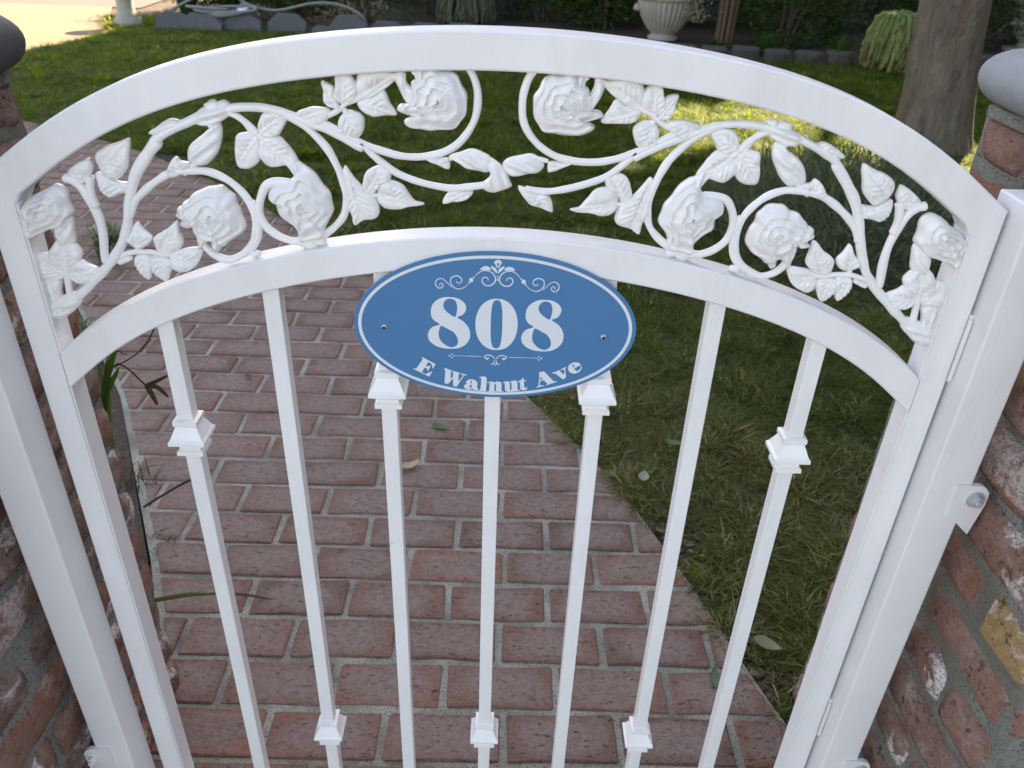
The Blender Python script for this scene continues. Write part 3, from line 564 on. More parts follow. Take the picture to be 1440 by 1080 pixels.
bm = bmesh.new(); box(bm, (-.4615, .0005, .022), (.4615, TD-.0005, .054), .0015); LG(bmobj('bottom_rail', bm, WHITE, gate))
def collar(bm, x, z):
    """square cast knuckle: stacked mouldings"""
    y = .016
    prof = [(.0100, .0290), (.0135, .0280), (.0135, .0225), (.0120, .0205), (.0180, .0065), (.0205, .0035), (.0205, -.0005), (.0150, -.0045), (.0118, -.0070), (.0118, -.0105), (.0150, -.0125), (.0150, -.0175), (.0100, -.0190)]
    rows = []
    for r, dz in prof: rows.append([bm.verts.new((x+a*r, y+b*r, z+dz)) for a, b in ((-1, -1), (1, -1), (1, 1), (-1, 1))])
    for a, b in zip(rows, rows[1:]):
        for k in range(4): bm.faces.new((a[k], a[(k+1) % 4], b[(k+1) % 4], b[k]))
    bm.faces.new(rows[0]); bm.faces.new(rows[-1])
for i in range(-3, 4):
    x = i*.1155
    bm = bmesh.new(); box(bm, (x-.0088, .0070, .053), (x+.0088, .0250, zli(x)+.006), .0012)
    bar = LG(bmobj('bar', bm, WHITE, gate))
    zs = {3: (.720,), 2: (.188,), 1: (.793,), 0: (.190,)}[abs(i)]
    for z in zs:
        bm = bmesh.new(); collar(bm, x, z)
        k = bmobj('knuckle', bm, CAST, bar); k.location = (0, 0, 0)
# hinges on the right
for z in (.873, .262):
    bm = bmesh.new(); box(bm, (.4912, -.001, z-.040), (.4952, .010, z+.040), .0008)
    box(bm, (.4900, -.0040, z-.036), (.4940, -.0008, z+.036), .0008)
    LG(bmobj('hinge', bm, WHITE, gate))

# ---------------------------------------------------------------- cast rose scrollwork
def P2(a): return [Vector((a[i]*1e-4, a[i+1]*1e-4)) for i in range(0, len(a), 2)]
YC = .0125
def relief(name, d, H, style, sgn, parent, seed=0, nr=9, yoff=0):
    """cast piece: outline (x,z) domed towards the viewer (-y) with modelled relief"""
    P = P2(d); c, tip, out = P[0], P[1], catmull(P[2:], 4 if style == 'leaf' else 5, True)
    if style == 'leaf' or style == 'bud':
        c = sum(out, Vector((0, 0)))/len(out); k_ = 1.10 if style == 'leaf' else 1.04; out = [c+(o-c)*k_ for o in out]
    else: out = [c+(o-c)*(1.03+.022*math.sin(i*.9+seed)) for i, o in enumerate(out)]
    base, axis = P[0], (P[1]-P[0]); L = max(axis.length, .001); ax = axis/L if axis.length > 1e-6 else Vector((1, 0))
    off = Vector((seed*3.1+sgn*11, seed*1.7, 0)); V = []; n = len(out)
    out = [o+Vector(noise.noise_vector(Vector((o.x*70, o.y*70, 0))+off)[:2])*.0016 for o in out]
    def hgt(p, t, th):
        edge = (1-t**4)**.6
        if style == 'leaf':
            q = p-base; s_ = q.dot(ax); e = q.dot(Vector((-ax.y, ax.x)))
            rib = math.exp(-(e/.0013)**2)*.0022*(1-.4*s_/L)
            vein = .0011*math.sin((s_*1.0-abs(e)*.9)*2*PI/.0060)*min(1, abs(e)/.003)
            fold = -.0030*math.exp(-(e/.004)**2)
            edge = (1-t**7)**.5; return H*(.72*edge+.28*(1-t*t))+(rib+vein*1.25+fold)*edge+.0012*noise.noise(Vector((p.x, p.y, 0))*120+off)*edge
        if style == 'bud':
            q = p-base; s_ = q.dot(ax); e = q.dot(Vector((-ax.y, ax.x)))
            return H*(.25*edge+.75*(1-t*t)**.6)+.0020*math.sin(e*620+s_*260+seed)*edge*(1-t*.3)+.0015*noise.noise(Vector((p.x, p.y, 0))*150+off)*edge
        # rose: spiral of overlapping petals
        w = Vector((p.x, p.y, 0)); nz = noise.noise(w*55+off); nz2 = noise.noise(w*130+off)
        ph = t*3.3-th/(2*PI)+.55*nz+.12*math.sin(3*th+seed); fr = ph-math.floor(ph)
        pet = (1-fr)**1.1 if fr > .10 else fr/.10
        edge = (1-t**7)**.5; return H*(.34*edge+.34*(1-t**2.2)**.75)+H*.46*pet*edge*(1-.25*t)+.0016*nz2*edge
    ts = [k/nr for k in range(1, nr+1)]
    if style == 'rose': ts = [k/26 for k in range(1, 27)]
    V.append((c.x, YC-yoff-hgt(c, 0, 0), c.y))
    for t in ts:
        for i, o in enumerate(out):
            tt = t
            p = c+(o-c)*tt; V.append((p.x, YC-yoff-(hgt(p, tt, math.atan2((o-c).y, (o-c).x)) if tt < 1 else 0), p.y))
    nb = len(V)
    for o in out: V.append((o.x, YC+.0032, o.y))
    V.append((c.x, YC+.0036, c.y))
    F = [(0, 1+i, 1+(i+1) % n) for i in range(n)]
    for k in range(len(ts)-1):
        for i in range(n): j = (i+1) % n; F.append((1+k*n+i, 1+(k+1)*n+i, 1+(k+1)*n+j, 1+k*n+j))
    k = len(ts)-1
    for i in range(n): j = (i+1) % n; F.append((1+k*n+i, nb+i, nb+j, 1+k*n+j)); F.append((nb+i, len(V)-1, nb+j))
    if sgn > 0: V = [(-x, y, z) for x, y, z in V]; F = [f[::-1] for f in F]
    V = [(x, y-.016, z-.06) for x, y, z in V]
    o = mesh(name, V, F, CAST, parent, True)
    return o
def scroll(sgn):
    A = Acc()
    for qi, q in enumerate(ORN['stems']):
        if qi == 4 and sgn > 0: q = q[:-2]
        r = q[0]*1e-4*1.0; pts = catmull([(p.x, 0, p.y) for p in P2(q[1:])], 6)
        n = len(pts); rr = [r*(.92+.22*noise.noise(p*60+Vector((sgn*9, 0, 0)))) for p in pts]; pts = [p+noise.noise_vector(p*22+Vector((0, sgn*7, 0)))*.0012 for p in pts]; rr[0] *= .8; rr[-1] *= .75
        pts = [Vector((p.x*(-1 if sgn > 0 else 1), YC-.001-.016, p.z-.06)) for p in pts]
        A.add(*tube(pts, rr, 10, r*.95))
    root = mesh('rose_scroll', A.V, A.F, CAST, gate, True)
    for i, d in enumerate(ORN['leaves']): relief('leaf', d, .0048, 'leaf', sgn, root, i, yoff=.0015)
    for i, d in enumerate(ORN['roses']): relief('rose', d, .0155, 'rose', sgn, root, i+3*sgn, yoff=.0015)
    for i, d in enumerate(ORN['buds']): relief('bud', d, .0065, 'bud', sgn, root, i, yoff=.001)
    return root
sl_ = scroll(-1); sr_ = scroll(1)
for i, d in enumerate(ORN['budsL']): relief('bud', d, .0065, 'bud', -1, sl_, i+9)
for i, d in enumerate(ORN['budsR']): relief('bud', d, .0065, 'bud', -1, sr_, i+9)
for i, d in enumerate(ORN['leavesR']): relief('leaf', d, .004, 'leaf', -1, sr_, i+9)
# weld beads where the castings touch the frame
A = Acc()
def bead(x, z, r, seed):
    bm = bmesh.new(); bmesh.ops.create_icosphere(bm, subdivisions=2, radius=1)
    for v in bm.verts: v.co *= 1+.35*noise.noise(v.co*2.5+Vector((seed, 0, 0)))
    bm.verts.ensure_lookup_table()
    mesh('weld_bead', [(v.co.x*r+x, v.co.y*.005+YC-.016, v.co.z*r*.7+z-.06) for v in bm.verts], [tuple(v.index for v in f.verts) for f in bm.faces], CAST, gate, True); bm.free()
for s in (-1, 1):
    for k, (x, z, r) in enumerate(((.262, 1.093, .009), (.252, 1.096, .006), (.187, .964, .010), (.176, .966, .007), (.243, .951, .006), (.449, .992, .006), (.458, .985, .005))): bead(s*x, z, r, k+s)

# ============================================================ house number sign
SB = NB('sign_blue'); _v = SB.coord('Object'); _n = SB.noise(_v, 40, 3)
SB.col(SB.mix(_n, (.034, .168, .345), (.038, .178, .36))); SB.rough(.38); SB.bump(SB.noise(_v, 900, 2), .05, .0002); SB = SB.m
SW = m_simple('sign_lettering', (.66, .70, .74), .45, (.62, .66, .70), 80, 0)
SGZ = .8825; sign = empty('house_number_sign', (.0012, 0, SGZ), label='blue oval metal house number plate with white lettering', cat='sign')
def ell(a, b, n=128): return [(a*math.cos(2*PI*i/n), b*math.sin(2*PI*i/n)) for i in range(n)]
bm = bmesh.new(); rings = []
for (s_, y) in ((1, -.0004), (1, -.0030), (.997, -.0033)):
    rings.append([bm.verts.new((x*s_, y, z*s_)) for x, z in ell(.1465, .0845)])
for a, b_ in zip(rings, rings[1:]):
    for i in range(128): bm.faces.new((a[i], a[(i+1) % 128], b_[(i+1) % 128], b_[i]))
bm.faces.new(rings[0]); bm.faces.new(rings[-1]); panel = bmobj('panel', bm, SB, sign)
def flatpoly(name, loops, mat, parent, y0=-.0033, y1=-.0036):
    """filled printed shape (first loop outside, others holes) as a thin raised layer"""
    loops = [[Vector((p[0], p[1], 0)) for p in l] for l in loops]
    tri = tessellate_polygon(loops); pts = [p for l in loops for p in l]
    V = [(p.x, y1, p.y) for p in pts]; F = []
    for t in tri:
        a, b, c = (pts[i] for i in t)
        if ((b-a).cross(c-a)).z == 0: continue
        F.append(tuple(t) if ((b-a).cross(c-a)).z > 0 else tuple(t)[::-1])
    n = len(V); V += [(p.x, y0, p.y) for p in pts]; k = 0
    for l in loops:
        m = len(l)
        for i in range(m): F.append((k+i, k+(i+1) % m, n+k+(i+1) % m, n+k+i))
        k += m
    return mesh(name, V, F, mat, parent)
def S2(a, sm=0):
    P = [p-Vector((.0012, SGZ)) for p in P2(a)]
    return catmull(P, sm, True) if sm else P
flatpoly('border', [ell(.1422, .0810), ell(.1388, .0778)], SW, sign)
T = TXT
for ch, loops in T['text'].items():
    flatpoly('letter', [S2(l, 0 if ch in 'EWAv' else 3) for l in loops], SW, sign)
for dx, dz in ((0, 0), (.0975, .0002)):
    flatpoly('numeral', [[p+Vector((dx, dz)) for p in S2(l, 5)] for l in T['eight']], SW, sign)
def sup(cx, cz, a, b, e, n=72):
    return [Vector((cx-.0012+a*math.copysign(abs(math.cos(t))**(2/e), math.cos(t)), cz-SGZ+b*math.copysign(abs(math.sin(t))**(2/e), math.sin(t)))) for t in (2*PI*i/n for i in range(n))]
flatpoly('numeral', [sup(.0022, .88695, .02185, .02975, 2.15), sup(.0022, .8871, .0060, .0281, 3.0)], SW, sign)
O = T['orn']; AX = O['axis'][0]*1e-4-.0012; BX = O['baxis'][0]*1e-4-.0012
A = Acc()
def flat_add(loops, y0=-.0033, y1=-.0036):
    o = flatpoly('tmp', loops, None, None, y0, y1); m = o.data; A.add([v.co.copy() for v in m.vertices], [tuple(p.vertices) for p in m.polygons]); bpy.data.objects.remove(o); bpy.data.meshes.remove(m)
def stroke(pts, wdt, taper=True):
    n = len(pts); L = []; Rr = []
    for i, p in enumerate(pts):
        t = (pts[min(i+1, n-1)]-pts[max(i-1, 0)]); t = t.normalized() if t.length else Vector((1, 0)); nn = Vector((-t.y, t.x))
        w_ = wdt*.5*(.55+.6*math.sin(PI*min(1, (i+.5)/n))); L.append(p+nn*w_); Rr.append(p-nn*w_)
    V = []; F = []
    for a, b in zip(L, Rr): V += [(a.x, -.0036, a.y), (b.x, -.0036, b.y), (a.x, -.0033, a.y), (b.x, -.0033, b.y)]
    for i in range(n-1):
        o = 4*i; F += [(o, o+1, o+5, o+4), (o, o+4, o+6, o+2), (o+1, o+3, o+7, o+5)]
    A.add(V, F)
def mir(P, ax): return [Vector((2*ax-p.x, p.y)) for p in P]
k1 = 1/14.4*.00079; k2 = 1/5.142*.00079
def dot(p, r): flat_add([[p+Vector((r*math.cos(2*PI*i/14), r*1.12*math.sin(2*PI*i/14))) for i in range(14)]])
for q in O['strokes']:
    P = catmull(S2(q[1:]), 6); stroke(P, q[0]*k1*1.1); stroke(mir(P, AX), q[0]*k1*1.1)
for q in O['dots']: p = S2(q[1:])[0]; dot(p, q[0]*k1); dot(mir([p], AX)[0], q[0]*k1)
for q in O['cdots']: p = S2(q[1:])[0]; dot(p, q[0]*k1)
for q in O['polys']: P = S2(q, 3); flat_add([P]); flat_add([mir(P, AX)])
flat_add([S2(l, 3) for l in O['flower']])
mesh('flourish', A.V, A.F, SW, sign); A = Acc()
for q in O['bstrokes']:
    P = catmull(S2(q[1:]), 5); stroke(P, q[0]*k2); stroke(mir(P, BX), q[0]*k2)
for q in O['bdots']: p = S2(q[1:])[0]; dot(p, q[0]*k2*.85); dot(mir([p], BX)[0], q[0]*k2*.85)
for q in O['bcd']: dot(S2(q[1:])[0], q[0]*k2)
mesh('flourish', A.V, A.F, SW, sign)
for x, z in ((-.1142, .8805), (.1142, .8765)):
    bm = bmesh.new(); bmesh.ops.create_uvsphere(bm, u_segments=20, v_segments=10, radius=.0032)
    for v in bm.verts: v.co.y *= .75
    for k in range(2): 
        a = .6+k*PI/2
        box(bm, (-.0019*abs(math.cos(a))-.0003, -.0026, -.0019*abs(math.sin(a))-.0003), (.0019*abs(math.cos(a))+.0003, -.0022, .0019*abs(math.sin(a))+.0003))
    o = bmobj('screw', bm, STEEL, sign, True); o.location = (x-.0012, -.0033, z-SGZ)
# ============================================================ vegetation and things beyond the gate
def leafquads(P, D, L, Wd, fold=.25, tipn=1):
    """P positions, D directions (n,3), L lengths, Wd widths -> kite shaped leaves"""
    n = len(P); D = D/np.linalg.norm(D, axis=1, keepdims=True); rnd = rng.normal(size=(n, 3)); S = np.cross(D, rnd); S /= np.linalg.norm(S, axis=1, keepdims=True)+1e-9; U = np.cross(S, D)
    L = L[:, None]; Wd = Wd[:, None]
    a = P; b = P+D*L*.45+S*Wd*.5+U*Wd*fold*.3; c = P+D*L-U*L*.08; d = P+D*L*.45-S*Wd*.5+U*Wd*fold*.3
    V = np.stack([a, b, c, d], 1).reshape(-1, 3); F = np.arange(4*n).reshape(-1, 4); return V, F
def npmesh(name, V, F, mat, parent=None):
    m = bpy.data.meshes.new(name); m.vertices.add(len(V)); m.vertices.foreach_set('co', np.asarray(V, np.float32).ravel())
    k = F.shape[1]; m.loops.add(F.size); m.loops.foreach_set('vertex_index', F.ravel().astype(np.int32)); m.polygons.add(len(F))
    m.polygons.foreach_set('loop_start', np.arange(0, F.size, k, dtype=np.int32)); m.polygons.foreach_set('loop_total', np.full(len(F), k, np.int32))
    m.update(calc_edges=True); m.materials.append(mat); return link(bpy.data.objects.new(name, m), parent)
def cluster_points(c, rad, n, ncl=60, spread=.22):
    """points in leafy clumps spread over an ellipsoid shell"""
    c = np.array(c); rad = np.array(rad); u = rng.normal(size=(ncl, 3)); u /= np.linalg.norm(u, axis=1, keepdims=True); r = rng.uniform(.45, 1.0, (ncl, 1))**.6
    cc = u*r; k = rng.integers(0, ncl, n); p = cc[k]+rng.normal(size=(n, 3))*spread*rng.uniform(.5, 1.2, (ncl, 1))[k]
    return c+p*rad, p
def shrub(label, x, y, z, rx, ry, rz_, n, lw, ll, mat, group=None, spread=.2, ncl=70, cat='shrub', up=.5, stemsn=5):
    root = empty('shrub', (x, y, z), label=label, cat=cat, group=group)
    p, q = cluster_points((0, 0, rz_), (rx, ry, rz_), n, ncl, spread); ok = p[:, 2] > .01; p = p[ok]; q = q[ok]
    D = q*.8+rng.normal(size=p.shape)*.7+np.array([0, -.1, up]); m = len(p)
    V, F = leafquads(p, D, rng.uniform(.7, 1.3, m)*ll, rng.uniform(.7, 1.3, m)*lw); npmesh('foliage', V, F, mat, root)
    A = Acc()
    for k in range(stemsn):
        a = random.uniform(0, 2*PI); r = random.uniform(.1, .5)
        A.add(*tube(catmull([(0+.05*math.cos(a), .05*math.sin(a), -.02), (rx*r*.5*math.cos(a), ry*r*.5*math.sin(a), rz_*.7), (rx*r*math.cos(a), ry*r*math.sin(a), rz_*1.4)], 4), [.012]*4+[.008]*5, 5))
    mesh('stem', A.V, A.F, BARK, root, True); return root
# house added out of view to block sky light from the right
hs = empty('house', (9.2, .5, 0), label='single storey house with a gabled roof along the right side of the garden', cat='house')
STUC = m_simple('tan_stucco', (.26, .22, .17), .9, (.22, .185, .145), 6, .3, .004); ROOFM = m_simple('brown_roof_shingles', (.07, .055, .045), .9, (.05, .04, .034), 12, .6, .02)
bm = bmesh.new(); box(bm, (-3.2, -7, 0), (3.2, 5.5, 4.6)); bmobj('wall', bm, STUC, hs)
mesh('roof', [(-3.7, -7.5, 4.5), (3.7, -7.5, 4.5), (0, -7.5, 6.6), (-3.7, 6, 4.5), (3.7, 6, 4.5), (0, 6, 6.6)], [(0, 1, 2), (3, 5, 4), (0, 2, 5, 3), (1, 4, 5, 2), (0, 3, 4, 1)], ROOFM, hs)
for y in (-4, 0, 3.4):
    bm = bmesh.new(); box(bm, (-3.28, y-.6, 1.0), (-3.19, y+.6, 2.2), .01); fr = bmobj('window', bm, URN, hs)
    bm = bmesh.new(); box(bm, (-3.30, y-.52, 1.08), (-3.285, y+.52, 2.12)); bmobj('pane', bm, SLAB, fr)
# boundary wall behind the bed
bm = bmesh.new(); box(bm, (-1.6, 10.6, 0), (9.5, 10.75, 2.0), .004)
wl = bmobj('garden_wall', bm, m_simple('grey_wall_render', (.11, .115, .12), .9, (.08, .083, .088), 4, .3, .006)); tag(wl, 'dark grey rendered wall behind the planting bed', 'wall')
# hedge shrubs along the back of the bed
SPEC = [(-2.2, 8.5, .55, .35, .42, 'low leafy shrub beneath the hose loop', LEAF2, .02, .04), (-3.35, 9.3, .6, .5, .45, 'rounded shrub at the driveway end of the bed', LEAF, .025, .045),
        (-1.55, 8.75, .75, .5, .62, 'bushy shrub with small bright leaves behind the slate slabs', LEAF2, .022, .04),
        (-2.6, 9.3, .8, .5, .6, 'dark rounded shrub behind the coiled hose', LEAF, .025, .045),
        (-.9, 9.5, .85, .5, .75, 'dense dark shrub left of the grey trailing plant', LEAF, .022, .045),
        (.35, 9.3, .8, .5, .72, 'dense dark shrub right of the grey trailing plant', LEAF, .025, .05),
        (1.05, 8.9, .5, .4, .55, 'dark leafy shrub just left of the white urn', LEAF2, .03, .06),
        (2.15, 9.4, .7, .5, .8, 'dark shrub behind the brown stems', LEAF, .025, .05),
        (2.75, 8.0, .55, .42, .42, 'green bushy plant behind the edging blocks', LEAF2, .018, .045),
        (3.2, 9.1, .8, .5, .8, 'dark shrub behind the green trailing plant', LEAF, .025, .05),
        (4.55, 8.3, .75, .5, .62, 'dark green shrub right of the tree trunk', LEAF2, .022, .045),
        (5.9, 8.7, .8, .5, .7, 'dark shrub at the far right end of the bed', LEAF, .025, .05),
        (4.3, 9.6, .8, .45, .9, 'tall dark shrub against the wall behind the tree', LEAF, .03, .06),
        (7.3, 8.8, .9, .5, .8, 'dark shrub beside the far right wall end', LEAF, .03, .06)]
for x, y, rx, ry, rz_, lab, mt, lw, ll in SPEC:
    shrub(lab, x, y, .02, rx, ry, rz_, 6500, lw, ll, mt, 'shrubs along the back bed')
# tall trees added out of view behind the wall to shade the garden
PATCH = [(.90, 5.15), (1.5, 5.45), (2.15, 5.3), (2.6, 4.95), (2.55, 4.45), (3.1, 4.4), (3.0, 3.45), (2.3, 3.2), (1.85, 3.55), (1.5, 3.65), (1.2, 4.05), (.9, 4.25), (.65, 4.7)]
STREAK = [[(.38, 3.40), (.80, 3.40), (1.35, 4.1), (1.1, 4.45)], [(.60, 4.35), (1.0, 4.45), (1.0, 4.9), (.6, 4.75)], [(-.26, 1.52), (-.10, 1.50), (.15, 1.16), (.02, 1.14)], [(-3.3, 7.2), (-2.9, 7.0), (-2.9, 7.3), (-3.2, 7.5)]]
SHR = [(a[0], a[1]) for a in PATCH]
def lit_filter(P):  # drops crown leaves so sun reaches the grass patch, streaks and driveway
    gx = P[:, 0]-P[:, 2]*SUN.x/SUN.z; gy = P[:, 1]-P[:, 2]*SUN.y/SUN.z
    gc = (gx+rng.normal(size=len(gx))*.0, gy)
    wob = np.array([noise.noise(Vector((a*3.1, b*3.1, 0))) for a, b in zip(gx, gy)])*.12
    k = inside(gx+wob, gy+wob, PATCH)
    for s in STREAK: k |= inside(gx, gy, s) & (rng.uniform(size=len(gx)) < .93)
    k |= gx < np.interp(gy, [0, 5.0, 6.2, 7.4, 8.0, 9, 12], [-9, -6.0, -3.95, -3.65, -3.6, -3.9, -4.6])
    return ~k
def added_shade_tree(label, x, y, rx, z0, z1, n, size=.20):
    root = empty('tree', (x, y, 0), label=label, cat='tree', group='tall trees screening the sun behind the garden wall')
    A = Acc(); A.add(*tube(catmull([(0, 0, -.1), (.05, .03, 1.5), (-.05, 0, z0+1.5), (.1, 0, z1*.8)], 6), list(np.linspace(.17, .05, 19)), 10)); mesh('trunk', A.V, A.F, BARK, root, True)
    p, q = cluster_points((0, -.6, (z0+z1)/2), (rx, 1.9, (z1-z0)/2), n, 300, .16)
    wp = p+np.array([x, y, 0]); ok = lit_filter(wp) & (p[:, 2] > z0*.6); p = p[ok]; m = len(p)
    V, F = leafquads(p, rng.normal(size=(m, 3)), rng.uniform(.7, 1.3, m)*size, rng.uniform(.7, 1.3, m)*size*.75); npmesh('crown', V, F, CROWN, root)
added_shade_tree('low bushy tree nearest the driveway end, behind the wall', -.75, 12.2, 1.5, .2, 5.4, 24000, .16)  # added to keep sun off the left end of the bed
for k, (x, rx, z1) in enumerate(((.6, 2.3, 7.6), (3.3, 2.6, 10.6), (6.1, 2.8, 13.0), (9.0, 2.8, 13.2), (12, 2.6, 12.5))):
    added_shade_tree(['first tall dense tree from the driveway end, behind the wall', 'second tall dense tree from the driveway end, behind the wall', 'third tall dense tree from the driveway end, behind the wall', 'fourth tall dense tree from the driveway end, behind the wall', 'tall dense tree furthest from the driveway, behind the wall'][k], x, 13.2+.3*(k % 2), rx, .6, z1, 30000)
# the lawn tree on the right: trunk in view, crown above the frame
tree = empty('tree', (2.66, 4.3, 0), label='thick grey brown tree trunk standing on the lawn at right', cat='tree')
V = []; F = []; n = 28; zs = np.linspace(-.05, 3.2, 40)
for i, z in enumerate(zs):
    r = .172+.048*math.exp(-max(z, 0)/.16)+.03*math.exp(-max(z, 0)/.7); cx = -.02-.135*z*.9 if z < 1 else -.1415-.03*(z-1)
    for k in range(n):
        a = 2*PI*k/n; f = 1+.07*math.sin(3*a+.5+z*.4)+.05*math.sin(5*a+1.3)+.05*noise.noise(Vector((math.cos(a)*2, math.sin(a)*2, z*2.5)))
        V.append((cx+r*f*math.cos(a), r*f*math.sin(a), z))
for i in range(len(zs)-1):
    for k in range(n): a = i*n+k; b = i*n+(k+1) % n; F.append((a, b, b+n, a+n))
mesh('trunk', V, F, BARK, tree, True)
A = Acc()
for k in range(6):
    a = k*PI/3+.3; A.add(*tube(catmull([(-.2, 0, 2.9), (-.2+.5*math.cos(a), .5*math.sin(a), 3.5), (-.2+1.4*math.cos(a), 1.2*math.sin(a), 4.6)], 5), list(np.linspace(.09, .03, 11)), 8))
mesh('branch', A.V, A.F, BARK, tree, True)
p, q = cluster_points((.2, .7, 5.0), (1.7, 1.4, 1.1), 12000, 90, .18); wp = p+np.array([2.66, 4.3, 0]); p = p[lit_filter(wp)]; m = len(p)
V, F = leafquads(p, rng.normal(size=(m, 3)), rng.uniform(.7, 1.3, m)*.12, rng.uniform(.7, 1.3, m)*.08); npmesh('crown', V, F, CROWN, tree)
# dark needle-leaved bush on the lawn just beyond the gate
bush = empty('bush', (BUSH[0], BUSH[1], 0), label='dark bush with fine needle leaves on bare soil beyond the gate', cat='bush')
n = 9000; a = rng.uniform(0, 2*PI, n); r = np.sqrt(rng.uniform(0, 1, n)); h = rng.uniform(.02, 1, n)
px = r*np.cos(a)*.60; py = r*np.sin(a)*.66+.1; pz = .33*np.sqrt(np.clip(1-r**2*.9, 0, 1))*h
D = np.stack([np.cos(a)*.6*r, np.sin(a)*.6*r, np.full(n, .7)], 1)+rng.normal(size=(n, 3))*.45
V, F = leafquads(np.stack([px, py, pz], 1), D, rng.uniform(.05, .11, n), rng.uniform(.0035, .0070, n)); npmesh('foliage', V, F, NEEDLE, bush)
A = Acc()
for k in range(40):
    a = random.uniform(0, 2*PI); r = random.uniform(.2, .9)
    A.add(*tube(catmull([(0, .05, 0), (r*.35*math.cos(a), r*.35*math.sin(a)+.1, .12), (r*.58*math.cos(a), r*.62*math.sin(a)+.1, .12+.18*(1-r)), ], 4), .0035, 4))
mesh('stem', A.V, A.F, BARK, bush)
pts = [(BUSH[0]-.1+BUSH[2]*1.02*math.cos(t)*(1+.08*math.sin(3*t)), BUSH[1]-.02+BUSH[3]*1.05*math.sin(t)*(1+.06*math.sin(4*t+1))) for t in np.linspace(0, 2*PI, 40, endpoint=False)]
sheet('bare_soil', pts, .004, SOIL)
# leafy litter and clods on soil areas
A = Acc()
for k in range(1500):
    t = random.random()
    if t < .45: x = BUSH[0]+random.gauss(-.05, .36); y = BUSH[1]+random.gauss(-.1, .36)
    elif t < .7:
        y = random.uniform(.2, .8); x = XR(y)+abs(random.gauss(0, .05))+.008
    else:
        y = random.uniform(.3, 2.6); x = XL(y)-abs(random.gauss(0, .18))-.01
    s = random.uniform(.004, .014); a = random.uniform(0, PI)
    A.add([(x+s*math.cos(a+b)*random.uniform(.6, 1.2), y+s*math.sin(a+b)*random.uniform(.4, 1), .006+random.uniform(0, .006)) for b in (0, PI/2, PI, 3*PI/2)], [(0, 1, 2, 3)])
lit = mesh('leaf_litter', A.V, A.F, m_leaf('dry_litter', (.05, .035, .022), (.14, .10, .06), (.22, .18, .12), .1, 20, .8, False)); tag(lit, 'scattered dry leaf litter on the bare soil', 'leaf litter', kind='stuff')

# strappy and small plants left of the path
def strap(root, pts, w0, mat, name='leaf', sides=None):
    P = catmull(pts, 6); V = []; F = []; n = len(P)
    for i, p in enumerate(P):
        t = (P[min(i+1, n-1)]-P[max(i-1, 0)]).normalized(); s = t.cross(Vector((.35, -1, .5))).normalized(); w_ = w0*.5*(math.sin(PI*min(1, .22+.78*(i/n)))**.7) if i < n-1 else .0003
        u_ = s.cross(t).normalized(); V += [p-s*w_, p+u_*w_*.35, p+s*w_]
    for i in range(n-1): o = 3*i; F += [(o, o+1, o+4, o+3), (o+1, o+2, o+5, o+4)]
    return mesh(name, V, F, mat, root, True)
ag = empty('strappy_plant', (-.70, .36, 0), label='plant with long dark green strap leaves beside the left pillar', cat='plant')
def rel(root, pts): return [Vector(p)-root.location for p in pts]
for pts, w_ in (([(-.70, .36, 0), (-.665, .335, .33), (-.618, .30, .543), (-.559, .30, .684)], .017), ([(-.70, .34, 0), (-.672, .32, .33), (-.626, .30, .53), (-.566, .30, .64)], .016), ([(-.69, .37, 0), (-.655, .34, .35), (-.598, .31, .60), (-.575, .31, .655)], .012),
              ([(-.72, .38, 0), (-.78, .42, .3), (-.90, .46, .45), (-1.0, .5, .40)], .015), ([(-.71, .40, 0), (-.74, .52, .35), (-.80, .66, .5), (-.85, .80, .46)], .015)):
    strap(ag, rel(ag, pts), w_, STRAP)
wd = empty('weed', (-.66, .34, 0), label='thin dry weed with drooping dark leaflets beside the left pillar', cat='plant')
DRY = m_leaf('dry_weed', (.05, .045, .02), (.09, .07, .03), None, .1, 9, .6, False)
def stems_(root, lst, mat, name='stem'):
    A = Acc()
    for pts, r in lst: A.add(*tube(catmull(rel(root, pts), 5), r, 5))
    return mesh(name, A.V, A.F, mat, root, True)
stems_(wd, [([(-.66, .34, 0), (-.625, .31, .45), (-.576, .30, .639), (-.532, .30, .609)], .0014), ([(-.576, .30, .639), (-.54, .30, .66), (-.515, .30, .685), (-.499, .30, .71)], .0011), ([(-.60, .30, .60), (-.575, .3, .665), (-.55, .30, .662)], .0010)], DRY)
for pts, w_ in (([(-.532, .30, .609), (-.527, .30, .595), (-.520, .297, .575)], .008), ([(-.532, .30, .609), (-.515, .30, .606), (-.500, .297, .590)], .007), ([(-.532, .30, .609), (-.515, .30, .617), (-.495, .30, .628)], .006)):
    strap(wd, rel(wd, pts), w_, DRY, 'leaflet')
def tuft(label, x, y, n, h, w_, mat, group=None, cat='plant', name='grassy_plant', lean=.8):
    r_ = empty(name, (x, y, .0), label=label, cat=cat, group=group); A = Acc()
    for k in range(n):
        a = random.uniform(0, 2*PI); l = random.uniform(.5, 1)*h; e = random.uniform(.2, lean)
        b = Vector((random.gauss(0, .02), random.gauss(0, .02), 0)); P = catmull([b, b+Vector((math.cos(a)*l*e*.4, math.sin(a)*l*e*.4, l*.6)), b+Vector((math.cos(a)*l*e, math.sin(a)*l*e, l*(.75-.3*e)))], 4)
        m = len(P); V = []; F = []; s = Vector((-math.sin(a), math.cos(a), 0))
        for i, p in enumerate(P): ww = w_*.5*(1-(i/m)**2); V += [p-s*ww, p+s*ww]
        for i in range(m-1): F.append((2*i, 2*i+1, 2*i+3, 2*i+2))
        A.add(V, F)
    mesh('leaves', A.V, A.F, mat, r_); return r_
tuft('spiky dark green plant seen through the leftmost cast rose', -1.50, 2.15, 120, .22, .008, NEEDLE)
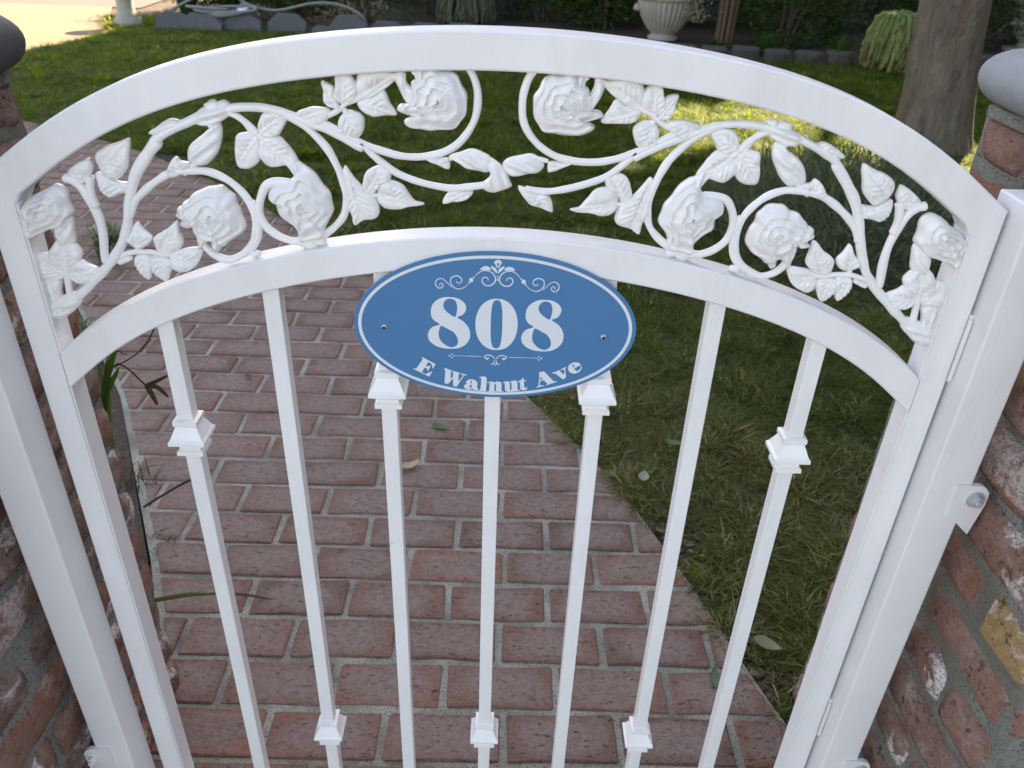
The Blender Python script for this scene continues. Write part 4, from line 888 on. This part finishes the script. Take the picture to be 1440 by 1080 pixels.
tuft('low dark tuft beside the path below the leftmost cast leaves', -1.28, 1.42, 130, .17, .007, NEEDLE)
tuft('small weed at the path edge near the left pillar', -.86, .80, 26, .09, .003, DRY, lean=1.4)
tuft('tiny dark weed in the left path joint', -.735, .58, 18, .06, .003, DRY, lean=1.4)
tuft('dark grassy plant further along the left path edge', -2.25, 2.35, 130, .25, .009, NEEDLE)
tuft('dark grassy plant behind the left pillar', -1.75, 1.2, 150, .30, .009, NEEDLE)
def lathe(prof, seg=40, flute=0, nf=0, z0=0, z1=1):
    V = []; F = []
    for r, z in prof:
        for k in range(seg):
            a = 2*PI*k/seg; rr = r*(1+(flute*math.cos(nf*a) if z0 < z < z1 else 0)); V.append((rr*math.cos(a), rr*math.sin(a), z))
    for i in range(len(prof)-1):
        for k in range(seg): a = i*seg+k; b = i*seg+(k+1) % seg; F.append((a, b, b+seg, a+seg))
    F.append(tuple(range(seg))[::-1]); F.append(tuple((len(prof)-1)*seg+k for k in range(seg))); return V, F
# fallen leaves
def fallen(label, x, y, L, Wd, ang, col, col2, z=.0215, curl=.25):
    V = []; F = []; n = 8; m = m_simple('fallen_leaf', col, .6, col2, 60, .2, .001)
    for i in range(n+1):
        t = i/n; w_ = Wd*.5*math.sin(PI*t**.8)**.85+.0006; zz = curl*L*(2*t-1)**2*.4
        V += [((t-.5)*L, -w_, zz+w_*.35), ((t-.5)*L, 0, zz), ((t-.5)*L, w_, zz+w_*.35)]
    for i in range(n): o = 3*i; F += [(o, o+1, o+4, o+3), (o+1, o+2, o+5, o+4)]
    o = mesh('fallen_leaf', V, F, m, None, True, loc=(x, y, z)); o.rotation_euler = (random.uniform(-.2, .2), random.uniform(-.2, .2), ang)
    tag(o, label, 'leaf', 'fallen leaves on the path and lawn')
G1, G2 = (.055, .11, .025), (.04, .08, .02); T1, T2 = (.30, .24, .12), (.20, .14, .07); P1, P2_ = (.15, .19, .12), (.11, .15, .09)
fallen('small green leaf on the bricks left of the middle bar', -.150, 1.065, .052, .020, -.25, (.07, .15, .03), G1)
fallen('curled tan leaf on the bricks below the sign', -.212, .885, .056, .026, .55, (.42, .35, .19), T1, .0225, .5)
fallen('green leaf lying on the right edge of the brick path', .285, .868, .042, .022, .05, G1, G2, .028)
fallen('pale grey green oval leaf on the lawn beyond the path edge', .372, .845, .044, .026, 1.35, (.25, .29, .20), (.18, .22, .15), .040)
fallen('bright green leaf standing in the grass beyond the bars', .472, 1.0, .050, .018, 2.5, (.06, .13, .025), G2, .036)
fallen('tan green leaf beside the right pillar foot', .545, .335, .055, .028, -.5, (.20, .19, .11), (.15, .15, .08), .03)
fallen('narrow green leaf on the bricks behind the right outer bar', .428, .262, .045, .015, 1.4, (.10, .14, .07), (.07, .11, .05))
fallen('tiny dark leaf on the bricks near the left outer bar', -.735, 1.30, .026, .014, .1, (.03, .035, .012), (.02, .02, .01))
# a long half-dried blade lying across the path edge, and a dark twig
lb = empty('dry_leaf', (-.62, .42, .02), label='long yellow green blade with a brown tip lying on the path', cat='leaf')
strap(lb, rel(lb, [(-.70, .40, .03), (-.62, .425, .03), (-.565, .43, .03)]), .010, m_simple('yellow_green_blade', (.13, .15, .03), .5, (.09, .12, .025), 40, 0))
strap(lb, rel(lb, [(-.568, .43, .031), (-.50, .435, .025), (-.43, .43, .014)]), .006, m_simple('brown_blade_tip', (.14, .075, .045), .6, (.10, .055, .035), 40, 0), 'tip')
tw = empty('twig', (-.73, .75, 0), label='dark twig leaning across the left path edge', cat='twig')
stems_(tw, [([(-.80, .68, .04), (-.74, .74, .055), (-.68, .80, .06)], .0028)], m_simple('dark_twig', (.025, .015, .012), .8))

# edging blocks along the far bed
BM = []
for k in range(4):
    bm = bmesh.new(); hw = .128; P = [(-hw, 0), (-hw*.88, -.055), (-.05, -.085), (.05, -.085), (hw*.88, -.055), (hw, 0), (hw*.8, .10), (-hw*.8, .10)]
    b0 = [bm.verts.new((x, y, 0)) for x, y in P]; b1 = [bm.verts.new((x*.985, y, .112)) for x, y in P]; b2 = [bm.verts.new((x*.90, y*.86+.006, .13)) for x, y in P]
    bm.faces.new(b0); bm.faces.new(b2)
    for a, b in ((b0, b1), (b1, b2)):
        for i in range(8): bm.faces.new((a[i], a[(i+1) % 8], b[(i+1) % 8], b[i]))
    bmesh.ops.subdivide_edges(bm, edges=bm.edges[:], cuts=2, use_grid_fill=True)
    for v in bm.verts: v.co += noise.noise_vector(v.co*22+Vector((k*9, 0, 0)))*.006
    bmesh.ops.recalc_face_normals(bm, faces=bm.faces)
    m = bpy.data.meshes.new('edging_block'); bm.to_mesh(m); bm.free(); m.materials.append(BLOCK); BM.append(m)
names = ['fourth edging block left of the one nearest the urn', 'third edging block left of the one nearest the urn', 'second edging block left of the one nearest the urn', 'first edging block left of the one nearest the urn', 'edging block nearest the foot of the white urn']
lab_r = ['first edging block right of the urn', 'second edging block right of the urn', 'third edging block right of the urn', 'fourth edging block right of the urn', 'fifth edging block right of the urn', 'sixth edging block right of the urn', 'edging block just left of the green trailing plant', 'edging block behind the green trailing plant', 'edging block just left of the tree trunk', 'edging block hidden right behind the tree trunk', 'first edging block right of the tree trunk', 'second edging block right of the tree trunk', 'third edging block right of the tree trunk', 'fourth edging block right of the tree trunk', 'edging block at the right end of the bed']
x = 1.32; k = 0
while x < 5.6 and k < len(lab_r):
    y = bedY(x); sl = math.atan2(bedY(x+.1)-bedY(x-.1), .2)
    o = bpy.data.objects.new('edging_block', BM[k % 4]); link(o); o.location = (x, y+.02, .0); o.rotation_euler = (0, 0, sl+random.uniform(-.05, .05)); o.scale = (random.uniform(.96, 1.02), 1, random.uniform(.92, 1.08))
    tag(o, lab_r[k], 'edging block', 'concrete edging blocks along the back bed'); x += .283; k += 1
# slate slabs leaning along the left end of the bed
SLABS = [(-3.28, 7.78, .16, .17, .5, 'first grey slab from the white post, tilted to the left'), (-2.98, 7.72, .20, .17, .25, 'second grey slab from the white post, half under its neighbour'), (-2.60, 7.78, .18, .165, -.1, 'third grey slab from the white post with a pale corner'), (-2.18, 7.83, .18, .18, .1, 'fourth grey slab from the white post, under the hose loop'),
         (-1.82, 7.80, .12, .09, .6, 'small low grey slab between two larger ones'), (-1.58, 7.86, .18, .18, -.05, 'grey slab with cut corners just left of the gate arch'), (-1.22, 7.95, .17, .13, .1, 'slab half hidden by the gate arch'), (-.85, 8.05, .17, .12, 0, 'slab before the bush at the arch top'), (-.48, 8.08, .17, .12, .05, 'low slab in front of the grey trailing plant')]
for k, (x, y, hw, h, ti, lab) in enumerate(SLABS):
    bm = bmesh.new(); P = [(-hw, 0), (hw, 0), (hw*1.02, h*.62), (hw*.55, h), (-hw*.55, h*1.02), (-hw*1.03, h*.55)]
    f = [bm.verts.new((a, -.045+b*.25, b)) for a, b in P]; g_ = [bm.verts.new((a, .045+b*.25, b)) for a, b in P]
    bm.faces.new(f); bm.faces.new(g_)
    for i in range(6): bm.faces.new((f[i], f[(i+1) % 6], g_[(i+1) % 6], g_[i]))
    bmesh.ops.bevel(bm, geom=bm.edges[:], offset=.006, segments=2, affect='EDGES')
    for v in bm.verts: v.co += noise.noise_vector(v.co*9+Vector((k*7, 0, 0)))*.004
    o = bmobj('stone_slab', bm, SLAB); o.location = (x, y, .0); o.rotation_euler = (random.uniform(-.1, .1), ti*.35, random.uniform(-.15, .15)); tag(o, lab, 'stone slab', 'grey slabs edging the left of the bed')
# hose heaped on the slabs
def coil(cx, cy, r, turns, z, seed):
    rd = random.Random(seed); return [(cx+r*(1+.25*math.sin(a*1.7+seed))*math.cos(a), cy+r*.6*math.sin(a), z+.02*math.sin(a*.9+seed)+.0035*a) for a in np.arange(0, turns*2*PI, .5)]
ho = empty('garden_hose', (-2.9, 7.95, .12), label='grey garden hose heaped on the slabs with a raised loop', cat='hose')
H1 = [Vector(p)-ho.location for p in [(-3.35, 7.95, .16), (-3.05, 7.95, .30), (-2.75, 7.93, .34), (-2.55, 7.93, .24), (-2.3, 7.95, .20), (-1.95, 7.98, .27), (-1.7, 7.98, .27), (-1.5, 7.97, .2), (-1.43, 7.96, .12)]]
A = Acc(); A.add(*tube(catmull(H1, 8), .014, 8)); A.add(*tube(catmull([Vector(p)-ho.location for p in coil(-2.72, 7.86, .22, 3.2, .15, 2)], 3), .014, 8)); A.add(*tube(catmull([Vector(p)-ho.location for p in coil(-2.95, 7.85, .16, 2.2, .17, 5)], 3), .014, 8))
mesh('hose', A.V, A.F, RUBBER, ho, True)
bm = bmesh.new(); bmesh.ops.create_cone(bm, cap_ends=True, segments=16, radius1=.028, radius2=.02, depth=.11, matrix=Matrix.Translation((.3, -.08, .08)) @ Matrix.Rotation(1.4, 4, 'Y')); bmobj('nozzle', bm, STEEL, ho, True)
# white post foot at the drive corner
wp_ = empty('bird_bath', (-3.76, 7.9, 0), label='weathered white pedestal at the corner of the driveway', cat='bird bath')
mesh('shaft', *lathe([(.125, 0), (.13, .02), (.125, .09), (.10, .10), (.105, .12), (.088, .14), (.080, .22), (.075, .32), (.10, .34), (.15, .37), (.155, .39), (.13, .39), (.08, .36)], 28), URN, wp_, True)
tuft('spiky green plant between the white post and the hose', -3.3, 8.3, 260, .60, .030, STRAP, lean=.6)
tuft('spiky green plant in sun at the driveway corner of the bed', -3.0, 8.7, 220, .65, .030, STRAP, lean=.6)
tuft('grey blue leafy clump behind the hose coil', -2.75, 8.4, 120, .3, .03, m_leaf('grey_blue_leaves', (.05, .07, .065), (.08, .10, .095), None, .1, 6, .6, False))
# urns
def urn(label, x, y, s, z=0.05):
    r_ = empty('urn', (x, y, z), label=label, cat='urn'); r_.scale = (s, s, s)
    prof = [(.10, 0), (.15, .01), (.155, .04), (.12, .06), (.13, .075)]+[(.13+.145*math.sin(t*PI/2)**.9, .075+.30*t) for t in np.linspace(.03, 1, 16)]+[(.285, .385), (.30, .39), (.30, .41), (.285, .42), (.275, .50), (.30, .515), (.335, .53), (.34, .555), (.31, .56), (.30, .50)]
    mesh('bowl', *lathe(prof, 192, .035, 32, .09, .36), URN, r_, True)
    for a in (PI, 0):
        bm = bmesh.new(); bmesh.ops.create_uvsphere(bm, u_segments=14, v_segments=10, radius=.04, matrix=Matrix.Translation((.285*math.cos(a), 0, .30)))
        for v in bm.verts: v.co += noise.noise_vector(v.co*40)*.01
        bmobj('handle', bm, URN, r_, True)
    return r_
urn('large weathered white fluted urn in the bed', 1.56, 8.12, 1.0, .03)
u2_ = urn('cream urn rim showing above the right pillar coping', 5.45, 8.35, .8, .05)
mesh('pedestal', *lathe([(.30, -.06), (.30, .0), (.22, .01), (.12, .015)], 32), URN, u2_, True)
# vine with small flowers trailing over the urn, cane stems, trailing plants
def vine():
    r_ = empty('trailing_flowers', (1.72, 7.86, .05), label='cream flowering vine spilling over the right side of the white urn', cat='plant')
    p = np.stack([rng.normal(.02, .07, 700), rng.normal(0, .05, 700), rng.uniform(.2, .58, 700)], 1); p[:, 0] += (.58-p[:, 2])*.25
    V, F = leafquads(p, rng.normal(size=p.shape)+[0, -.4, 0], rng.uniform(.012, .03, 700), rng.uniform(.010, .022, 700)); npmesh('blossom', V, F, m_leaf('cream_blossom', (.34, .32, .20), (.48, .46, .34), (.08, .12, .04), .2, 8, .6, False), r_)
vine()
cn = empty('cane_clump', (2.12, 7.85, 0), label='clump of brown upright canes right of the white urn', cat='plant')
for k in range(9):
    a = k*.7; x0 = .07*math.cos(a); y0 = .06*math.sin(a); A = Acc()
    A.add(*tube(catmull([(x0, y0, 0), (x0*1.3+.01, y0*1.2, .7), (x0*2.2, y0*2, 1.6)], 6), [.021*(1+.12*(i % 4 == 0)) for i in range(13)], 8)); mesh('cane', A.V, A.F, m_simple('brown_cane', (.13, .085, .045), .8, (.07, .045, .025), 30, .4, .004) if k == 0 else bpy.data.materials['brown_cane'], cn, True)
def trailing(label, x, y, z, r, drop, n, mat, w_, potmat=None):
    r_ = empty('trailing_plant', (x, y, z), label=label, cat='plant')
    if potmat: mesh('pot', *lathe([(r*.45, -drop*.75), (r*.6, -drop*.1), (r*.62, 0), (r*.5, .005)], 24), potmat, r_, True)
    A = Acc(); rd = random.Random(int(x*100))
    for k in range(n):
        a = rd.uniform(0, 2*PI); q = rd.uniform(.15, 1)**.6*r; rr = r*rd.uniform(.85, 1.12); dr = drop*rd.uniform(.55, 1.0)
        P = catmull([(q*.3*math.cos(a), q*.3*math.sin(a), .05), (rr*.75*math.cos(a), rr*.75*math.sin(a), .075*rd.uniform(.4, 1.2)), (rr*math.cos(a)+rd.uniform(-.02, .02), rr*math.sin(a), -dr*.4), (rr*1.02*math.cos(a)+rd.uniform(-.03, .03), rr*math.sin(a), -dr)], 5)
        P = [q_+noise.noise_vector(q_*14+Vector((k*3, 0, 0)))*.018 for q_ in P]; A.add(*tube(P, [w_*(1+.45*math.sin(i*2.4+k)) for i in range(len(P))], 6))
    mesh('trailing_stem', A.V, A.F, mat, r_, True)
trailing('green rope-like trailing succulent hanging over the edging blocks', 3.40, 6.90, .39, .215, .38, 300, TAIL, .016, URN)
trailing('grey green mop of drooping stems at the top of the arch', -.47, 8.75, .34, .27, .34, 170, TAILG, .010, SLAB)
tuft('arching yellow green leaves left of the green trailing plant', 3.08, 7.25, 40, .42, .02, STRAP, lean=1.0)
tuft('fine leaved green plant behind the edging blocks near the canes', 2.45, 7.45, 160, .34, .012, STRAP, lean=.8)
tuft('small leafy plant behind the edging blocks in the middle of the row', 2.0, 7.5, 90, .22, .02, STRAP, lean=.9)
tuft('upright green blades in front of the dark wall', 3.3, 8.2, 60, .7, .02, STRAP, lean=.5)
